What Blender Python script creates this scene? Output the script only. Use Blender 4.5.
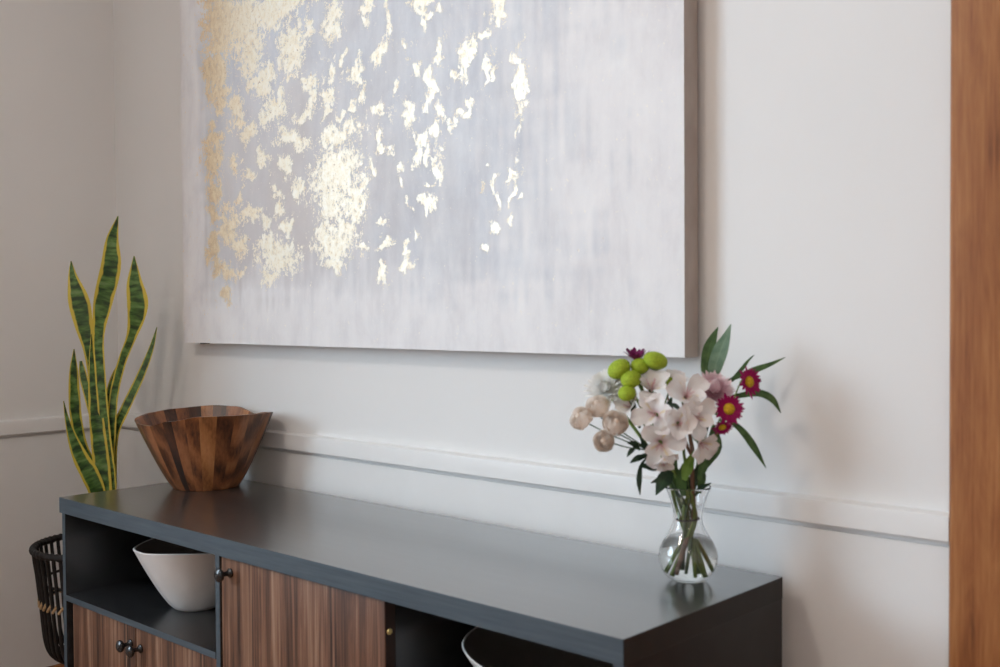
import bpy, bmesh, math, random
import numpy as np
from mathutils import Vector, Matrix, Euler

for o in list(bpy.data.objects):
    bpy.data.objects.remove(o, do_unlink=True)
SC = bpy.context.scene
COL = SC.collection
random.seed(7)
rng = np.random.default_rng(11)
H = 0.70                      # height of the sideboard top above the floor

# ------------------------------------------------------------------ camera
FPX = 1063.17
CAM = Vector((0.75656, -1.48567, 0.40048 + H))
CR = Vector((0.73631183, 0.67661386, -0.00621047))
CU = Vector((-0.01081418, 0.02094452, 0.99972215))
CW = Vector((-0.67655594, 0.73604008, -0.02273872))
cd = bpy.data.cameras.new('camera')
cam = bpy.data.objects.new('camera', cd)
COL.objects.link(cam)
cam.matrix_world = Matrix(((CR.x, CU.x, -CW.x, CAM.x), (CR.y, CU.y, -CW.y, CAM.y),
                           (CR.z, CU.z, -CW.z, CAM.z), (0, 0, 0, 1)))
cd.sensor_width = 36
cd.sensor_fit = 'HORIZONTAL'
cd.lens = 36 * FPX / 1000
cd.clip_start = 0.02
cd.dof.use_dof = True
cd.dof.focus_distance = 2.35
cd.dof.aperture_fstop = 5.0
SC.camera = cam

# ------------------------------------------------------------------ light
WORLD_STRENGTH = 14.6
world = bpy.data.worlds.new('sky')
SC.world = world
world.use_nodes = True
bg = world.node_tree.nodes['Background']
bg.inputs['Color'].default_value = (0.80, 1.0, 1.17, 1)
bg.inputs['Strength'].default_value = WORLD_STRENGTH
XW = -2.0806                  # face of the left wall
WY0, WY1, WZ0, WZ1 = -3.25, -1.65, 0.85, 2.15    # window opening in the left wall
pl_ = bpy.data.lights.new('window_daylight', 'AREA')
pl_.shape = 'RECTANGLE'
pl_.size = WZ1 - WZ0
pl_.size_y = WY1 - WY0
pl_.cycles.is_portal = True
po = bpy.data.objects.new('window_daylight', pl_)
COL.objects.link(po)
po.location = (XW - 0.13, (WY0 + WY1) / 2, (WZ0 + WZ1) / 2)
po.rotation_euler = (0, -math.pi / 2, 0)
LAMP_STRENGTH = (52.0, 26.0)
SC.view_settings.view_transform = 'Standard'
SC.view_settings.look = 'None'
SC.view_settings.gamma = 1
SC.view_settings.use_curve_mapping = False
SC.view_settings.exposure = -0.01
SC.cycles.max_bounces = 10
SC.cycles.transmission_bounces = 10
SC.cycles.transparent_max_bounces = 10

# ------------------------------------------------------------------ material helpers
def mat_new(name):
    m = bpy.data.materials.new(name)
    m.use_nodes = True
    nt = m.node_tree
    return m, nt, nt.nodes['Principled BSDF']

def N(nt, t, **kw):
    n = nt.nodes.new('ShaderNode' + t)
    for k, v in kw.items():
        if k in n.inputs:
            n.inputs[k].default_value = v
        else:
            setattr(n, k, v)
    return n

def L(nt, a, b):
    nt.links.new(a, b)

def ramp(nt, fac, stops):
    r = N(nt, 'ValToRGB')
    el = r.color_ramp.elements
    while len(el) < len(stops):
        el.new(0.5)
    for e, (p, c) in zip(el, stops):
        e.position = p
        e.color = c if len(c) == 4 else (*c, 1)
    L(nt, fac, r.inputs['Fac'])
    return r.outputs['Color']

def coords(nt, kind='Object', scale=(1, 1, 1), rot=(0, 0, 0), rnd=False):
    tc = N(nt, 'TexCoord')
    mp = N(nt, 'Mapping')
    mp.inputs['Scale'].default_value = scale
    mp.inputs['Rotation'].default_value = rot
    src = tc.outputs[kind]
    if rnd:
        oi = N(nt, 'ObjectInfo')
        mul = N(nt, 'VectorMath', operation='MULTIPLY_ADD')
        cb = N(nt, 'CombineXYZ')
        for k in ('X', 'Y', 'Z'):
            L(nt, oi.outputs['Random'], cb.inputs[k])
        L(nt, cb.outputs[0], mul.inputs[0])
        mul.inputs[1].default_value = (7.3, 11.7, 5.1)
        L(nt, src, mul.inputs[2])
        src = mul.outputs[0]
    L(nt, src, mp.inputs['Vector'])
    return mp.outputs[0]

def noise(nt, vec, scale, detail=4, rough=0.55, dist=0.0):
    n = N(nt, 'TexNoise')
    n.inputs['Scale'].default_value = scale
    n.inputs['Detail'].default_value = detail
    n.inputs['Roughness'].default_value = rough
    n.inputs['Distortion'].default_value = dist
    L(nt, vec, n.inputs['Vector'])
    return n.outputs['Fac']

def bump(nt, p, h, strength=0.1, dist=0.002):
    b = N(nt, 'Bump')
    b.inputs['Strength'].default_value = strength
    b.inputs['Distance'].default_value = dist
    L(nt, h, b.inputs['Height'])
    L(nt, b.outputs[0], p.inputs['Normal'])

def math_(nt, op, a, b=None, c=None, clamp=False):
    n = N(nt, 'Math', operation=op)
    n.use_clamp = clamp
    for i, v in enumerate((a, b, c)):
        if v is None:
            continue
        if isinstance(v, (int, float)):
            n.inputs[i].default_value = v
        else:
            L(nt, v, n.inputs[i])
    return n.outputs[0]

def mixc(nt, fac, a, b, mode='MIX'):
    n = N(nt, 'Mix', data_type='RGBA', blend_type=mode)
    for i, v in ((0, fac), (6, a), (7, b)):
        if isinstance(v, (int, float)):
            n.inputs[i].default_value = v
        elif isinstance(v, tuple):
            n.inputs[i].default_value = v if len(v) == 4 else (*v, 1)
        else:
            L(nt, v, n.inputs[i])
    return n.outputs[2]

def plain(name, col, rough=0.5, spec=0.5, metal=0.0, var=0.0, scale=30, bmp=0.0):
    m, nt, p = mat_new(name)
    p.inputs['Roughness'].default_value = rough
    p.inputs['Specular IOR Level'].default_value = spec
    p.inputs['Metallic'].default_value = metal
    if var or bmp:
        f = noise(nt, coords(nt), scale)
        lo = tuple(c * (1 - var) for c in col)
        hi = tuple(min(1, c * (1 + var)) for c in col)
        L(nt, ramp(nt, f, [(0.3, lo), (0.7, hi)]), p.inputs['Base Color'])
        if bmp:
            bump(nt, p, f, bmp, 0.002)
    else:
        p.inputs['Base Color'].default_value = (*col, 1)
    return m

M = {}
def m_wall():
    m, nt, p = mat_new('wall_paint')
    v = coords(nt)
    f = noise(nt, v, 2.0, 3)
    L(nt, ramp(nt, f, [(0.3, (0.795, 0.79, 0.782)), (0.7, (0.82, 0.815, 0.807))]), p.inputs['Base Color'])
    p.inputs['Roughness'].default_value = 0.55
    p.inputs['Specular IOR Level'].default_value = 0.35
    f2 = noise(nt, coords(nt, scale=(1, 1, .25)), 90, 3)
    bump(nt, p, f2, 0.06, 0.002)
    return m
M['wall'] = m_wall()
M['trim_white'] = plain('white_trim_paint', (0.815, 0.81, 0.802), 0.38, 0.4, var=0.02, scale=8)
M['tan'] = plain('warm_tan_paint', (0.80, 0.715, 0.655), 0.6, 0.3, var=0.02, scale=4)
M['ceiling'] = plain('ceiling_paint', (0.86, 0.83, 0.79), 0.8, 0.2, var=0.02, scale=4)

def wood(name, cols, scale=(14, 14, 1.2), nscale=1.6, rough=0.42, fine=140, rnd=False, spec=0.4, dist=0.6, bmp=0.05, lo=0.36, hi=0.78):
    """streaky wood, grain along local Z"""
    m, nt, p = mat_new(name)
    v = coords(nt, scale=scale, rnd=rnd)
    f = noise(nt, v, nscale, 7, 0.62, dist)
    sx, sy, sz = scale
    v2 = coords(nt, scale=(sx, sy, sz * 0.35), rnd=rnd)
    g = noise(nt, v2, fine / 14.0, 3, 0.6)
    k = math_(nt, 'MULTIPLY_ADD', g, 0.45, math_(nt, 'MULTIPLY', f, 0.75))
    n = len(cols)
    st = [(lo + (hi - lo) * i / (n - 1), c) for i, c in enumerate(cols)]
    L(nt, ramp(nt, k, st), p.inputs['Base Color'])
    p.inputs['Roughness'].default_value = rough
    p.inputs['Specular IOR Level'].default_value = spec
    bump(nt, p, g, bmp, 0.001)
    return m
M['oak'] = wood('orange_oak', [(0.15, 0.050, 0.017), (0.28, 0.100, 0.033), (0.36, 0.143, 0.048), (0.43, 0.19, 0.07)],
                scale=(24, 24, 3.0), fine=130, rough=0.4)
M['walnut'] = wood('walnut_laminate', [(0.016, 0.007, 0.0045), (0.085, 0.036, 0.020), (0.17, 0.080, 0.045), (0.275, 0.165, 0.108)],
                   scale=(24, 24, 1.0), nscale=1.9, fine=120, rough=0.4, dist=0.9, lo=0.44, hi=0.76)
M['floor'] = wood('oak_floor', [(0.16, 0.07, 0.03), (0.30, 0.14, 0.06), (0.40, 0.20, 0.09)], scale=(1.0, 12, 12), rough=0.4)

def m_black():
    m, nt, p = mat_new('black_laminate')
    v = coords(nt, scale=(0.6, 9, 9))
    f = noise(nt, v, 6, 5, 0.6, 0.3)
    L(nt, ramp(nt, f, [(0.3, (0.013, 0.014, 0.0155)), (0.7, (0.021, 0.0225, 0.0245))]), p.inputs['Base Color'])
    p.inputs['Roughness'].default_value = 0.27
    p.inputs['Specular IOR Level'].default_value = 1.0
    bump(nt, p, f, 0.008, 0.001)
    return m
M['black'] = m_black()
def m_top():
    m, nt, p = mat_new('black_laminate_top')
    v = coords(nt, scale=(0.6, 9, 9))
    f = noise(nt, v, 6, 5, 0.6, 0.3)
    L(nt, ramp(nt, f, [(0.3, (0.024, 0.025, 0.026)), (0.7, (0.034, 0.036, 0.037))]), p.inputs['Base Color'])
    p.inputs['Roughness'].default_value = 0.28
    p.inputs['Specular IOR Level'].default_value = 1.0
    p.inputs['Coat Weight'].default_value = 1.0
    p.inputs['Coat Roughness'].default_value = 0.22
    p.inputs['Coat IOR'].default_value = 1.6
    return m
M['black_top'] = m_top()
M['black_end'] = plain('black_laminate_side', (0.017, 0.0155, 0.0155), 0.5, 0.35, var=0.1)
def m_slate():
    m, nt, p = mat_new('slate_edge_band')
    f = noise(nt, coords(nt, scale=(.5, 6, 12)), 14, 5, .65)
    L(nt, ramp(nt, f, [(.3, (.034, .052, .070)), (.7, (.066, .092, .112))]), p.inputs['Base Color'])
    p.inputs['Roughness'].default_value = .42
    return m
M['slate'] = m_slate()
M['door_edge'] = plain('dark_brown_edge', (0.035, 0.02, 0.015), 0.5, var=0.2)
M['knob'] = plain('black_gloss_metal', (0.012, 0.013, 0.015), 0.22, 0.6, var=0.1)
M['brass'] = plain('brass', (0.75, 0.62, 0.28), 0.35, metal=0.8, var=0.1)
M['ceramic'] = plain('matte_white_ceramic', (0.74, 0.73, 0.72), 0.38, 0.5, var=0.03, scale=20)
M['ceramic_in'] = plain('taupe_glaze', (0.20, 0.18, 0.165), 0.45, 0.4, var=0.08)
M['rattan'] = plain('black_rattan', (0.014, 0.012, 0.012), 0.55, 0.35, var=0.35, scale=80, bmp=0.2)
M['tan_cord'] = plain('tan_cord', (0.52, 0.36, 0.20), 0.7, var=0.2, scale=150)
M['pot'] = plain('dark_plastic', (0.03, 0.028, 0.027), 0.5)
M['soil'] = plain('potting_soil', (0.04, 0.026, 0.018), 0.95, 0.1, var=0.5, scale=120, bmp=0.6)
M['band'] = plain('black_elastic', (0.012, 0.012, 0.013), 0.7)

# ------------------------------------------------------------------ object helpers
WM = {}
def tag(o, label=None, cat=None, group=None, kind=None):
    for k, v in (('label', label), ('category', cat), ('group', group), ('kind', kind)):
        if v:
            o[k] = v
    return o

def link(o, parent=None, mat=None):
    COL.objects.link(o)
    mw = mat if mat is not None else Matrix.Identity(4)
    WM[o] = mw
    if parent is not None:
        o.parent = parent
        o.matrix_local = WM[parent].inverted() @ mw
    else:
        o.matrix_world = mw
    return o

def thing(name, loc, label, cat, group=None):
    o = bpy.data.objects.new(name, None)
    o.empty_display_size = 0.05
    link(o, None, Matrix.Translation(Vector(loc)))
    return tag(o, label, cat, group)

def setmat(me, mat):
    for m in (mat if isinstance(mat, (list, tuple)) else [mat]):
        me.materials.append(m)

def smooth(me, angle=None):
    for p in me.polygons:
        p.use_smooth = True
    if angle is not None:
        me.set_sharp_from_angle(angle=math.radians(angle))

def pyobj(name, verts, faces, mat, parent=None, sm=None, uvs=None, recentre=True, mw=None):
    """verts in world coordinates; the object's origin goes to their centre"""
    vs = np.array([tuple(v) for v in verts], dtype=float)
    c = np.zeros(3)
    if recentre and mw is None:
        c = (vs.min(0) + vs.max(0)) / 2
        vs = vs - c
    me = bpy.data.meshes.new(name)
    me.from_pydata(vs.tolist(), [], faces)
    setmat(me, mat)
    if uvs is not None:
        ul = me.uv_layers.new(name='uv')
        for lp in me.loops:
            ul.data[lp.index].uv = uvs[lp.vertex_index]
    if sm is not None:
        smooth(me, sm if sm else None)
    o = bpy.data.objects.new(name, me)
    return link(o, parent, mw if mw is not None else Matrix.Translation(Vector(c)))

def bmobj(name, bm, mat, parent=None, sm=None):
    bm.normal_update()
    vs = [v.co.copy() for v in bm.verts]
    c = Vector([(min(v[i] for v in vs) + max(v[i] for v in vs)) / 2 for i in range(3)])
    bmesh.ops.translate(bm, verts=bm.verts, vec=-c)
    me = bpy.data.meshes.new(name)
    bm.to_mesh(me)
    bm.free()
    setmat(me, mat)
    if sm is not None:
        smooth(me, sm)
    o = bpy.data.objects.new(name, me)
    return link(o, parent, Matrix.Translation(c))

def bm_box(bm, a, b):
    x0, y0, z0 = a
    x1, y1, z1 = b
    v = [bm.verts.new(p) for p in ((x0, y0, z0), (x1, y0, z0), (x1, y1, z0), (x0, y1, z0),
                                   (x0, y0, z1), (x1, y0, z1), (x1, y1, z1), (x0, y1, z1))]
    for f in ((0, 3, 2, 1), (4, 5, 6, 7), (0, 1, 5, 4), (1, 2, 6, 5), (2, 3, 7, 6), (3, 0, 4, 7)):
        bm.faces.new([v[i] for i in f])

def box(name, a, b, mat, parent=None, bev=0.0, seg=2):
    bm = bmesh.new()
    bm_box(bm, a, b)
    if bev:
        bmesh.ops.bevel(bm, geom=list(bm.edges), offset=bev, segments=seg, affect='EDGES', profile=0.6)
    return bmobj(name, bm, mat, parent, 22 if bev else None)

def prism(name, prof, axis, a0, a1, mat, parent=None):
    """extrude a closed 2D profile along x ('x': profile (y,z)) or y ('y': profile (x,z))"""
    vs = []
    for t in (a0, a1):
        for p, q in prof:
            vs.append((t, p, q) if axis == 'x' else (p, t, q))
    n = len(prof)
    fs = [(i, (i + 1) % n, n + (i + 1) % n, n + i) for i in range(n)]
    fs += [tuple(range(n))[::-1], tuple(range(n, 2 * n))]
    bm = bmesh.new()
    bv = [bm.verts.new(v) for v in vs]
    for f in fs:
        bm.faces.new([bv[i] for i in f])
    bmesh.ops.recalc_face_normals(bm, faces=bm.faces)
    return bmobj(name, bm, mat, parent, 30)

def catmull(pts, n=6):
    P = [Vector(p) for p in pts]
    P = [P[0] * 2 - P[1]] + P + [P[-1] * 2 - P[-2]]
    out = []
    for i in range(1, len(P) - 2):
        for k in range(n):
            t = k / n
            a, b, c, d = P[i - 1], P[i], P[i + 1], P[i + 2]
            out.append(0.5 * ((2 * b) + (c - a) * t + (2 * a - 5 * b + 4 * c - d) * t * t + (3 * b - a - 3 * c + d) * t ** 3))
    out.append(P[-2].copy())
    return out

def tube_data(path, rad, seg=8, closed=False):
    n = len(path)
    vs, fs = [], []
    up = Vector((0.3, 0.2, 1)).normalized()
    prev = None
    for i, p in enumerate(path):
        if closed:
            t = (path[(i + 1) % n] - path[i - 1]).normalized()
        else:
            t = (path[min(i + 1, n - 1)] - path[max(i - 1, 0)]).normalized()
        if prev is None:
            a = t.cross(up)
            if a.length < 1e-4:
                a = t.cross(Vector((1, 0, 0)))
            a.normalize()
        else:
            a = (prev - t * prev.dot(t)).normalized()
        prev = a
        b = t.cross(a)
        r = rad[i] if isinstance(rad, (list, tuple)) else rad
        for k in range(seg):
            g = 2 * math.pi * k / seg
            vs.append(p + (a * math.cos(g) + b * math.sin(g)) * r)
    m = n if closed else n - 1
    for i in range(m):
        for k in range(seg):
            j = (i + 1) % n
            fs.append((i * seg + k, i * seg + (k + 1) % seg, j * seg + (k + 1) % seg, j * seg + k))
    if not closed:
        fs.append(tuple(range(seg))[::-1])
        fs.append(tuple(range((n - 1) * seg, n * seg)))
    return vs, fs

def tube(name, path, rad, mat, parent=None, seg=8, closed=False):
    vs, fs = tube_data(path, rad, seg, closed)
    return pyobj(name, vs, fs, mat, parent, sm=50)

def join_data(parts):
    vs, fs = [], []
    for v, f in parts:
        o = len(vs)
        vs += list(v)
        fs += [tuple(i + o for i in q) for q in f]
    return vs, fs

def lathe_data(prof, seg=48, c=(0, 0, 0), close=True):
    """prof: list of (r, z); poles where r==0"""
    vs, fs, rings = [], [], []
    cx, cy, cz = c
    for r, z in prof:
        if r < 1e-6:
            rings.append([len(vs)])
            vs.append((cx, cy, cz + z))
        else:
            rings.append(list(range(len(vs), len(vs) + seg)))
            for k in range(seg):
                g = 2 * math.pi * k / seg
                vs.append((cx + r * math.cos(g), cy + r * math.sin(g), cz + z))
    for A, B in zip(rings[:-1], rings[1:]):
        for k in range(seg):
            k2 = (k + 1) % seg
            if len(A) == 1 and len(B) == 1:
                continue
            if len(A) == 1:
                fs.append((A[0], B[k2], B[k]))
            elif len(B) == 1:
                fs.append((A[k], A[k2], B[0]))
            else:
                fs.append((A[k], A[k2], B[k2], B[k]))
    return vs, fs

def at(px, py, depth):
    """point on a line of sight (1000 x 667 frame) at the given distance along the viewing axis"""
    return CAM + (CW + CR * ((px - 500) / FPX) + CU * ((333.5 - py) / FPX)) * depth

def frame_to(n, up=Vector((0, 0, 1))):
    n = Vector(n).normalized()
    x = up.cross(n)
    if x.length < 1e-3:
        x = Vector((1, 0, 0))
    x.normalize()
    y = n.cross(x)
    return Matrix((x, y, n)).transposed().to_4x4()

# ------------------------------------------------------------------ the room
XR, YB, ZC = 2.7, -4.4, 2.55
def struct(o):
    o['kind'] = 'structure'
    return o

struct(box('floor', (XW - .14, YB - .1, -.06), (XR + .1, .14, 0), M['floor']))
struct(box('ceiling', (XW - .14, YB - .1, ZC), (XR + .1, .14, ZC + .06), M['ceiling']))
struct(box('wall_back', (XW - .14, 0, 0), (XR + .1, .14, ZC), M['wall']))
struct(box('wall_right', (XR, YB, 0), (XR + .1, 0, ZC), M['tan']))
struct(box('wall_front', (XW - .14, YB - .1, 0), (XR + .1, YB, ZC), M['tan']))
bm = bmesh.new()
for a, b in (((YB, 0), (WY0, ZC)), ((WY1, 0), (0, ZC)), ((WY0, 0), (WY1, WZ0)), ((WY0, WZ1), (WY1, ZC))):
    bm_box(bm, (XW - .14, a[0], a[1]), (XW, b[0], b[1]))
bm_box(bm, (XW - .001, -1.05, 0), (XW + .25, -.70, ZC))     # unseen pier, added to keep window light off the corner
struct(bmobj('wall_left', bm, M['wall']))

# window in the left wall (outside the picture): oak casing, sash bars and panes
def m_pane():
    m, nt, p = mat_new('window_glass')
    tr = N(nt, 'BsdfTransparent')
    gl = N(nt, 'BsdfGlossy')
    gl.inputs['Roughness'].default_value = 0.02
    mx = N(nt, 'MixShader')
    mx.inputs[0].default_value = 0.06
    L(nt, tr.outputs[0], mx.inputs[1])
    L(nt, gl.outputs[0], mx.inputs[2])
    L(nt, mx.outputs[0], nt.nodes['Material Output'].inputs['Surface'])
    return m
M['pane'] = m_pane()
win = struct(bpy.data.objects.new('window_1', None))
link(win, None, Matrix.Translation(Vector((XW, (WY0 + WY1) / 2, WZ0))))
ym = (WY0 + WY1) / 2
for a, b in (((WY0 - .10, WZ0 - .04), (WY0, WZ1 + .10)), ((WY1, WZ0 - .04), (WY1 + .10, WZ1 + .10)),
             ((WY0, WZ1), (WY1, WZ1 + .10))):
    box('window_casing', (XW, a[0], a[1]), (XW + .02, b[0], b[1]), M['oak'], win, .003)
box('window_sill', (XW - .05, WY0 - .12, WZ0 - .03), (XW + .05, WY1 + .12, WZ0), M['oak'], win, .004)
for a, b in (((WY0, WZ0), (WY0 + .05, WZ1)), ((WY1 - .05, WZ0), (WY1, WZ1)), ((ym - .025, WZ0), (ym + .025, WZ1)),
             ((WY0, WZ0), (WY1, WZ0 + .05)), ((WY0, WZ1 - .05), (WY1, WZ1))):
    box('window_frame', (XW - .10, a[0], a[1]), (XW - .06, b[0], b[1]), M['trim_white'], win, .002)
for y0, y1 in ((WY0 + .05, ym - .025), (ym + .025, WY1 - .05)):
    box('pane', (XW - .083, y0, WZ0 + .05), (XW - .079, y1, WZ1 - .05), M['pane'], win)

# chair rail: moulded profile with a bead, back wall and left wall
RZ = H + 0.0714
rail = [(0, .0085), (-.0165, .0085), (-.0175, .010), (-.0175, .039), (-.0165, .0435), (-.012, .0455), (0, .047)]
wains = [(0, .1435), (-.0055, .1435), (-.0055, RZ - .0005), (0, RZ - .0005)]
struct(prism('trim_7', wains, 'x', XW, 0.2315, M['trim_white']))
struct(prism('trim_8', [(XW - y, z) for y, z in wains], 'y', -.699, -.0060, M['trim_white']))
struct(prism('trim_2', [(y, RZ + z) for y, z in rail], 'x', XW, 0.2315, M['trim_white']))
struct(prism('trim_3', [(XW - y, RZ + z) for y, z in rail], 'y', YB, WY0 - .10, M['trim_white']))
struct(prism('trim_4', [(XW - y, RZ + z) for y, z in rail], 'y', -.699, -.0180, M['trim_white']))
bb = [(0, 0), (-.024, 0), (-.024, .10), (-.021, .120), (-.016, .128), (-.014, .141), (0, .143)]
struct(prism('baseboard_back', bb, 'x', XW, 0.2315, M['oak']))
struct(prism('baseboard_left', [(XW - y, z) for y, z in bb], 'y', -.699, -.0245, M['oak']))

# oak door casing at the right of the picture, and the door it frames
CX = 0.2321
def casing_prof(x0, x1):
    return [(x0, -.001), (x0, -.017), (x0 + .004, -.021), (x1 - .02, -.021), (x1 - .008, -.018), (x1, -.012), (x1, -.001)]
def vprism(name, prof, z0, z1, mat):
    vs = [(x, y, z) for z in (z0, z1) for x, y in prof]
    n = len(prof)
    fs = [(i, (i + 1) % n, n + (i + 1) % n, n + i) for i in range(n)] + [tuple(range(n))[::-1], tuple(range(n, 2 * n))]
    bm = bmesh.new()
    bv = [bm.verts.new(v) for v in vs]
    for f in fs:
        bm.faces.new([bv[i] for i in f])
    bmesh.ops.recalc_face_normals(bm, faces=bm.faces)
    return bmobj(name, bm, mat, None, 30)
struct(vprism('trim_1', casing_prof(CX, CX + .125), 0.0, 2.12, M['oak']))
struct(vprism('trim_5', [(2 * (CX + .545) - x, y) for x, y in casing_prof(CX, CX + .125)], 0.0, 2.12, M['oak']))
struct(box('trim_6', (CX, -.021, 2.1205), (CX + 1.09, -.001, 2.24), M['oak'], None, .003))
door = struct(bpy.data.objects.new('door_1', None))
link(door, None, Matrix.Translation(Vector((CX + .545, -.006, 0))))
dx0, dx1 = CX + .127, CX + .963
box('door_slab', (dx0, -.008, .01), (dx1, -.001, 2.115), M['oak'], door)
for x0, x1, z0, z1 in ((dx0, dx0 + .11, .01, 2.115), (dx1 - .11, dx1, .01, 2.115), (dx0 + .11, dx1 - .11, .01, .23),
                       (dx0 + .11, dx1 - .11, .95, 1.08), (dx0 + .11, dx1 - .11, 2.0, 2.115)):
    box('door_rail', (x0, -.016, z0), (x1, -.008, z1), M['oak'], door, .002)
v_, f_ = lathe_data([(0, 0), (.026, 0), (.026, .006), (.010, .010), (.010, .03), (.024, .036), (.029, .05), (.022, .062), (0, .066)], 24)
pyobj('door_knob', [(dx1 - .055 + x, -.016 - z, 1.0 + y) for x, y, z in v_], f_, M['brass'], door, sm=30)

# flush ceiling lamps (outside the picture): the room's warm light and an added fill
def m_lamp(strength):
    m, nt, p = mat_new('lamp_diffuser')
    p.inputs['Base Color'].default_value = (0.9, 0.88, 0.84, 1)
    p.inputs['Emission Color'].default_value = (1.0, 0.865, 0.755, 1)
    p.inputs['Emission Strength'].default_value = strength
    return m
def ceiling_lamp(x, y, strength, label):
    t = thing('ceiling_lamp', (x, y, ZC), label, 'lamp', 'flush ceiling lamps')
    v, f = lathe_data([(0, 0), (.17, 0), (.175, -.01), (.175, -.03), (.165, -.032), (0, -.032)], 40, (x, y, ZC - .0005))
    pyobj('lamp_base', v, f, M['trim_white'], t, sm=30)
    v, f = lathe_data([(.16, 0), (.155, -.03), (.13, -.06), (.08, -.08), (0, -.088)], 40, (x, y, ZC - .033))
    pyobj('diffuser', v, f, m_lamp(strength), t, sm=60)
ceiling_lamp(-0.62, -1.95, LAMP_STRENGTH[0], 'round flush ceiling lamp with a white diffuser, nearer the window')
ceiling_lamp(1.95, -2.7, LAMP_STRENGTH[1], 'added fill lamp for the left wall, round with a white diffuser, farther from the window')  # made-up second lamp, added to brighten the left wall

# ------------------------------------------------------------------ sideboard
SX0, SX1, SYB, SYF = -1.4985, 0.0, -0.045, -0.445
def Z(z):
    return H + z
sb = thing('sideboard', ((SX0 + SX1) / 2, (SYB + SYF) / 2, 0),
           'long low black sideboard with walnut doors and open cubbies against the wall', 'sideboard')
tp = box('top', (SX0, SYF, Z(-.033)), (SX1, SYB, Z(0)), M['black_top'], sb)
box('edge_band', (SX1 - .0002, SYF + .0006, Z(-.0326)), (SX1 + .0004, SYB - .0006, Z(-.0005)), M['black_end'], tp)
box('edge_band', (SX0 + .0008, SYF - .0006, Z(-.0328)), (SX1 - .0002, SYF + .0002, Z(-.0002)), M['slate'], tp)
FB = -.082 - H + .0            # underside of the body
yb_ = SYF + .003
def banded(name, a, b, bev):
    q = box(name, a, b, M['black_end'] if a[0] > -.1 else M['black'], sb, bev)
    box('edge_band', (a[0] + .0006, a[1] - .0005, a[2] + .0006), (b[0] - .0006, a[1] + .0002, b[2] - .0006), M['slate'], q)
banded('side_panel', (SX0 + .006, yb_, .09), (SX0 + .020, SYB, Z(-.0332)), .0008)
banded('side_panel', (SX1 - .018, yb_, .09), (SX1 - .0005, SYB, Z(-.0332)), .0008)
banded('divider', (-.8965, yb_, .108), (-.8825, SYB + -.006, Z(-.0332)), .0006)
banded('divider', (-.460, SYF + .0285, .108), (-.445, SYB + -.006, Z(-.0332)), .0006)
box('back_panel', (SX0 + .020, SYB - .006, .108), (SX1 - .018, SYB, Z(-.0332)), M['black'], sb)
box('bottom_panel', (SX0 + .020, yb_, .09), (SX1 - .018, SYB, .108), M['black'], sb, .0006)
banded('shelf', (SX0 + .020, yb_ - .001, Z(-.222)), (-.8965, SYB - .006, Z(-.209)), .0006)
banded('shelf', (-.445, yb_ + .004, Z(-.224)), (SX1 - .018, SYB - .006, Z(-.210)), .0006)
for x in (SX0 + .06, SX1 - .10):
    for y in (SYF + .04, SYB - .08):
        box('leg', (x, y, 0), (x + .04, y + .04, .09), M['black'], sb, .003)
KN = [(0, 0), (.0085, 0), (.0085, .0025), (.0055, .0045), (.0042, .008), (.0042, .014), (.0065, .0165), (.0105, .019),
      (.0122, .022), (.0116, .0255), (.008, .028), (.004, .0292), (0, .0295)]
def knob(x, z, yface, parent):
    v, f = lathe_data(KN, 28)
    pyobj('knob', [(x + a, yface - c, z + b) for a, b, c in v], f, M['knob'], parent, sm=40)
yd = SYF + .006
def cab_door(x0, x1, z0, z1, kx, kz):
    d = box('door', (x0, yd, z0), (x1, yd + .021, z1), M['walnut'], sb, .0007)
    knob(kx, kz, yd, d)
    return d
d = cab_door(-.8805, -.444, .112, Z(-.0362), -.853, Z(-.060))
box('edge_strip', (-.4442, yd + .0012, .113), (-.4432, yd + .0205, Z(-.037)), M['door_edge'], d)
v, f = lathe_data([(0, .0012), (.0018, .0012), (.0022, .002), (.0040, .0022), (.0048, .0012), (.005, 0)], 20)
pyobj('screw', [(-.4432 + c, yd + .0085 + a, Z(-.083) + b) for a, b, c in v], f, M['brass'], d, sm=40)
cab_door(-1.4545, -1.1895, .112, Z(-.2245), -1.2080, Z(-.2595))
cab_door(-1.1865, -.8985, .112, Z(-.2245), -1.1690, Z(-.2615))

# ------------------------------------------------------------------ ceramic bowls in the cubbies
def onz(px, py, z):
    d = CW + CR * ((px - 500) / FPX) + CU * ((333.5 - py) / FPX)
    return CAM + d * ((z - CAM.z) / d.z)
RH = Vector((CR.x, CR.y, 0)).normalized()
AH = Vector((-RH.y, RH.x, 0))
def periodic(keys, th):
    k = sorted(keys)
    xs = [a for a, _ in k]
    ys = [b for _, b in k]
    xs = [xs[-1] - 360] + xs + [xs[0] + 360, xs[1] + 360]
    ys = [ys[-1]] + ys + [ys[0], ys[1]]
    th = th % 360
    for i in range(len(xs) - 1):
        if xs[i] <= th < xs[i + 1]:
            t = (th - xs[i]) / (xs[i + 1] - xs[i])
            t = t * t * (3 - 2 * t)
            return ys[i] * (1 - t) + ys[i + 1] * t
    return ys[0]

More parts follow.
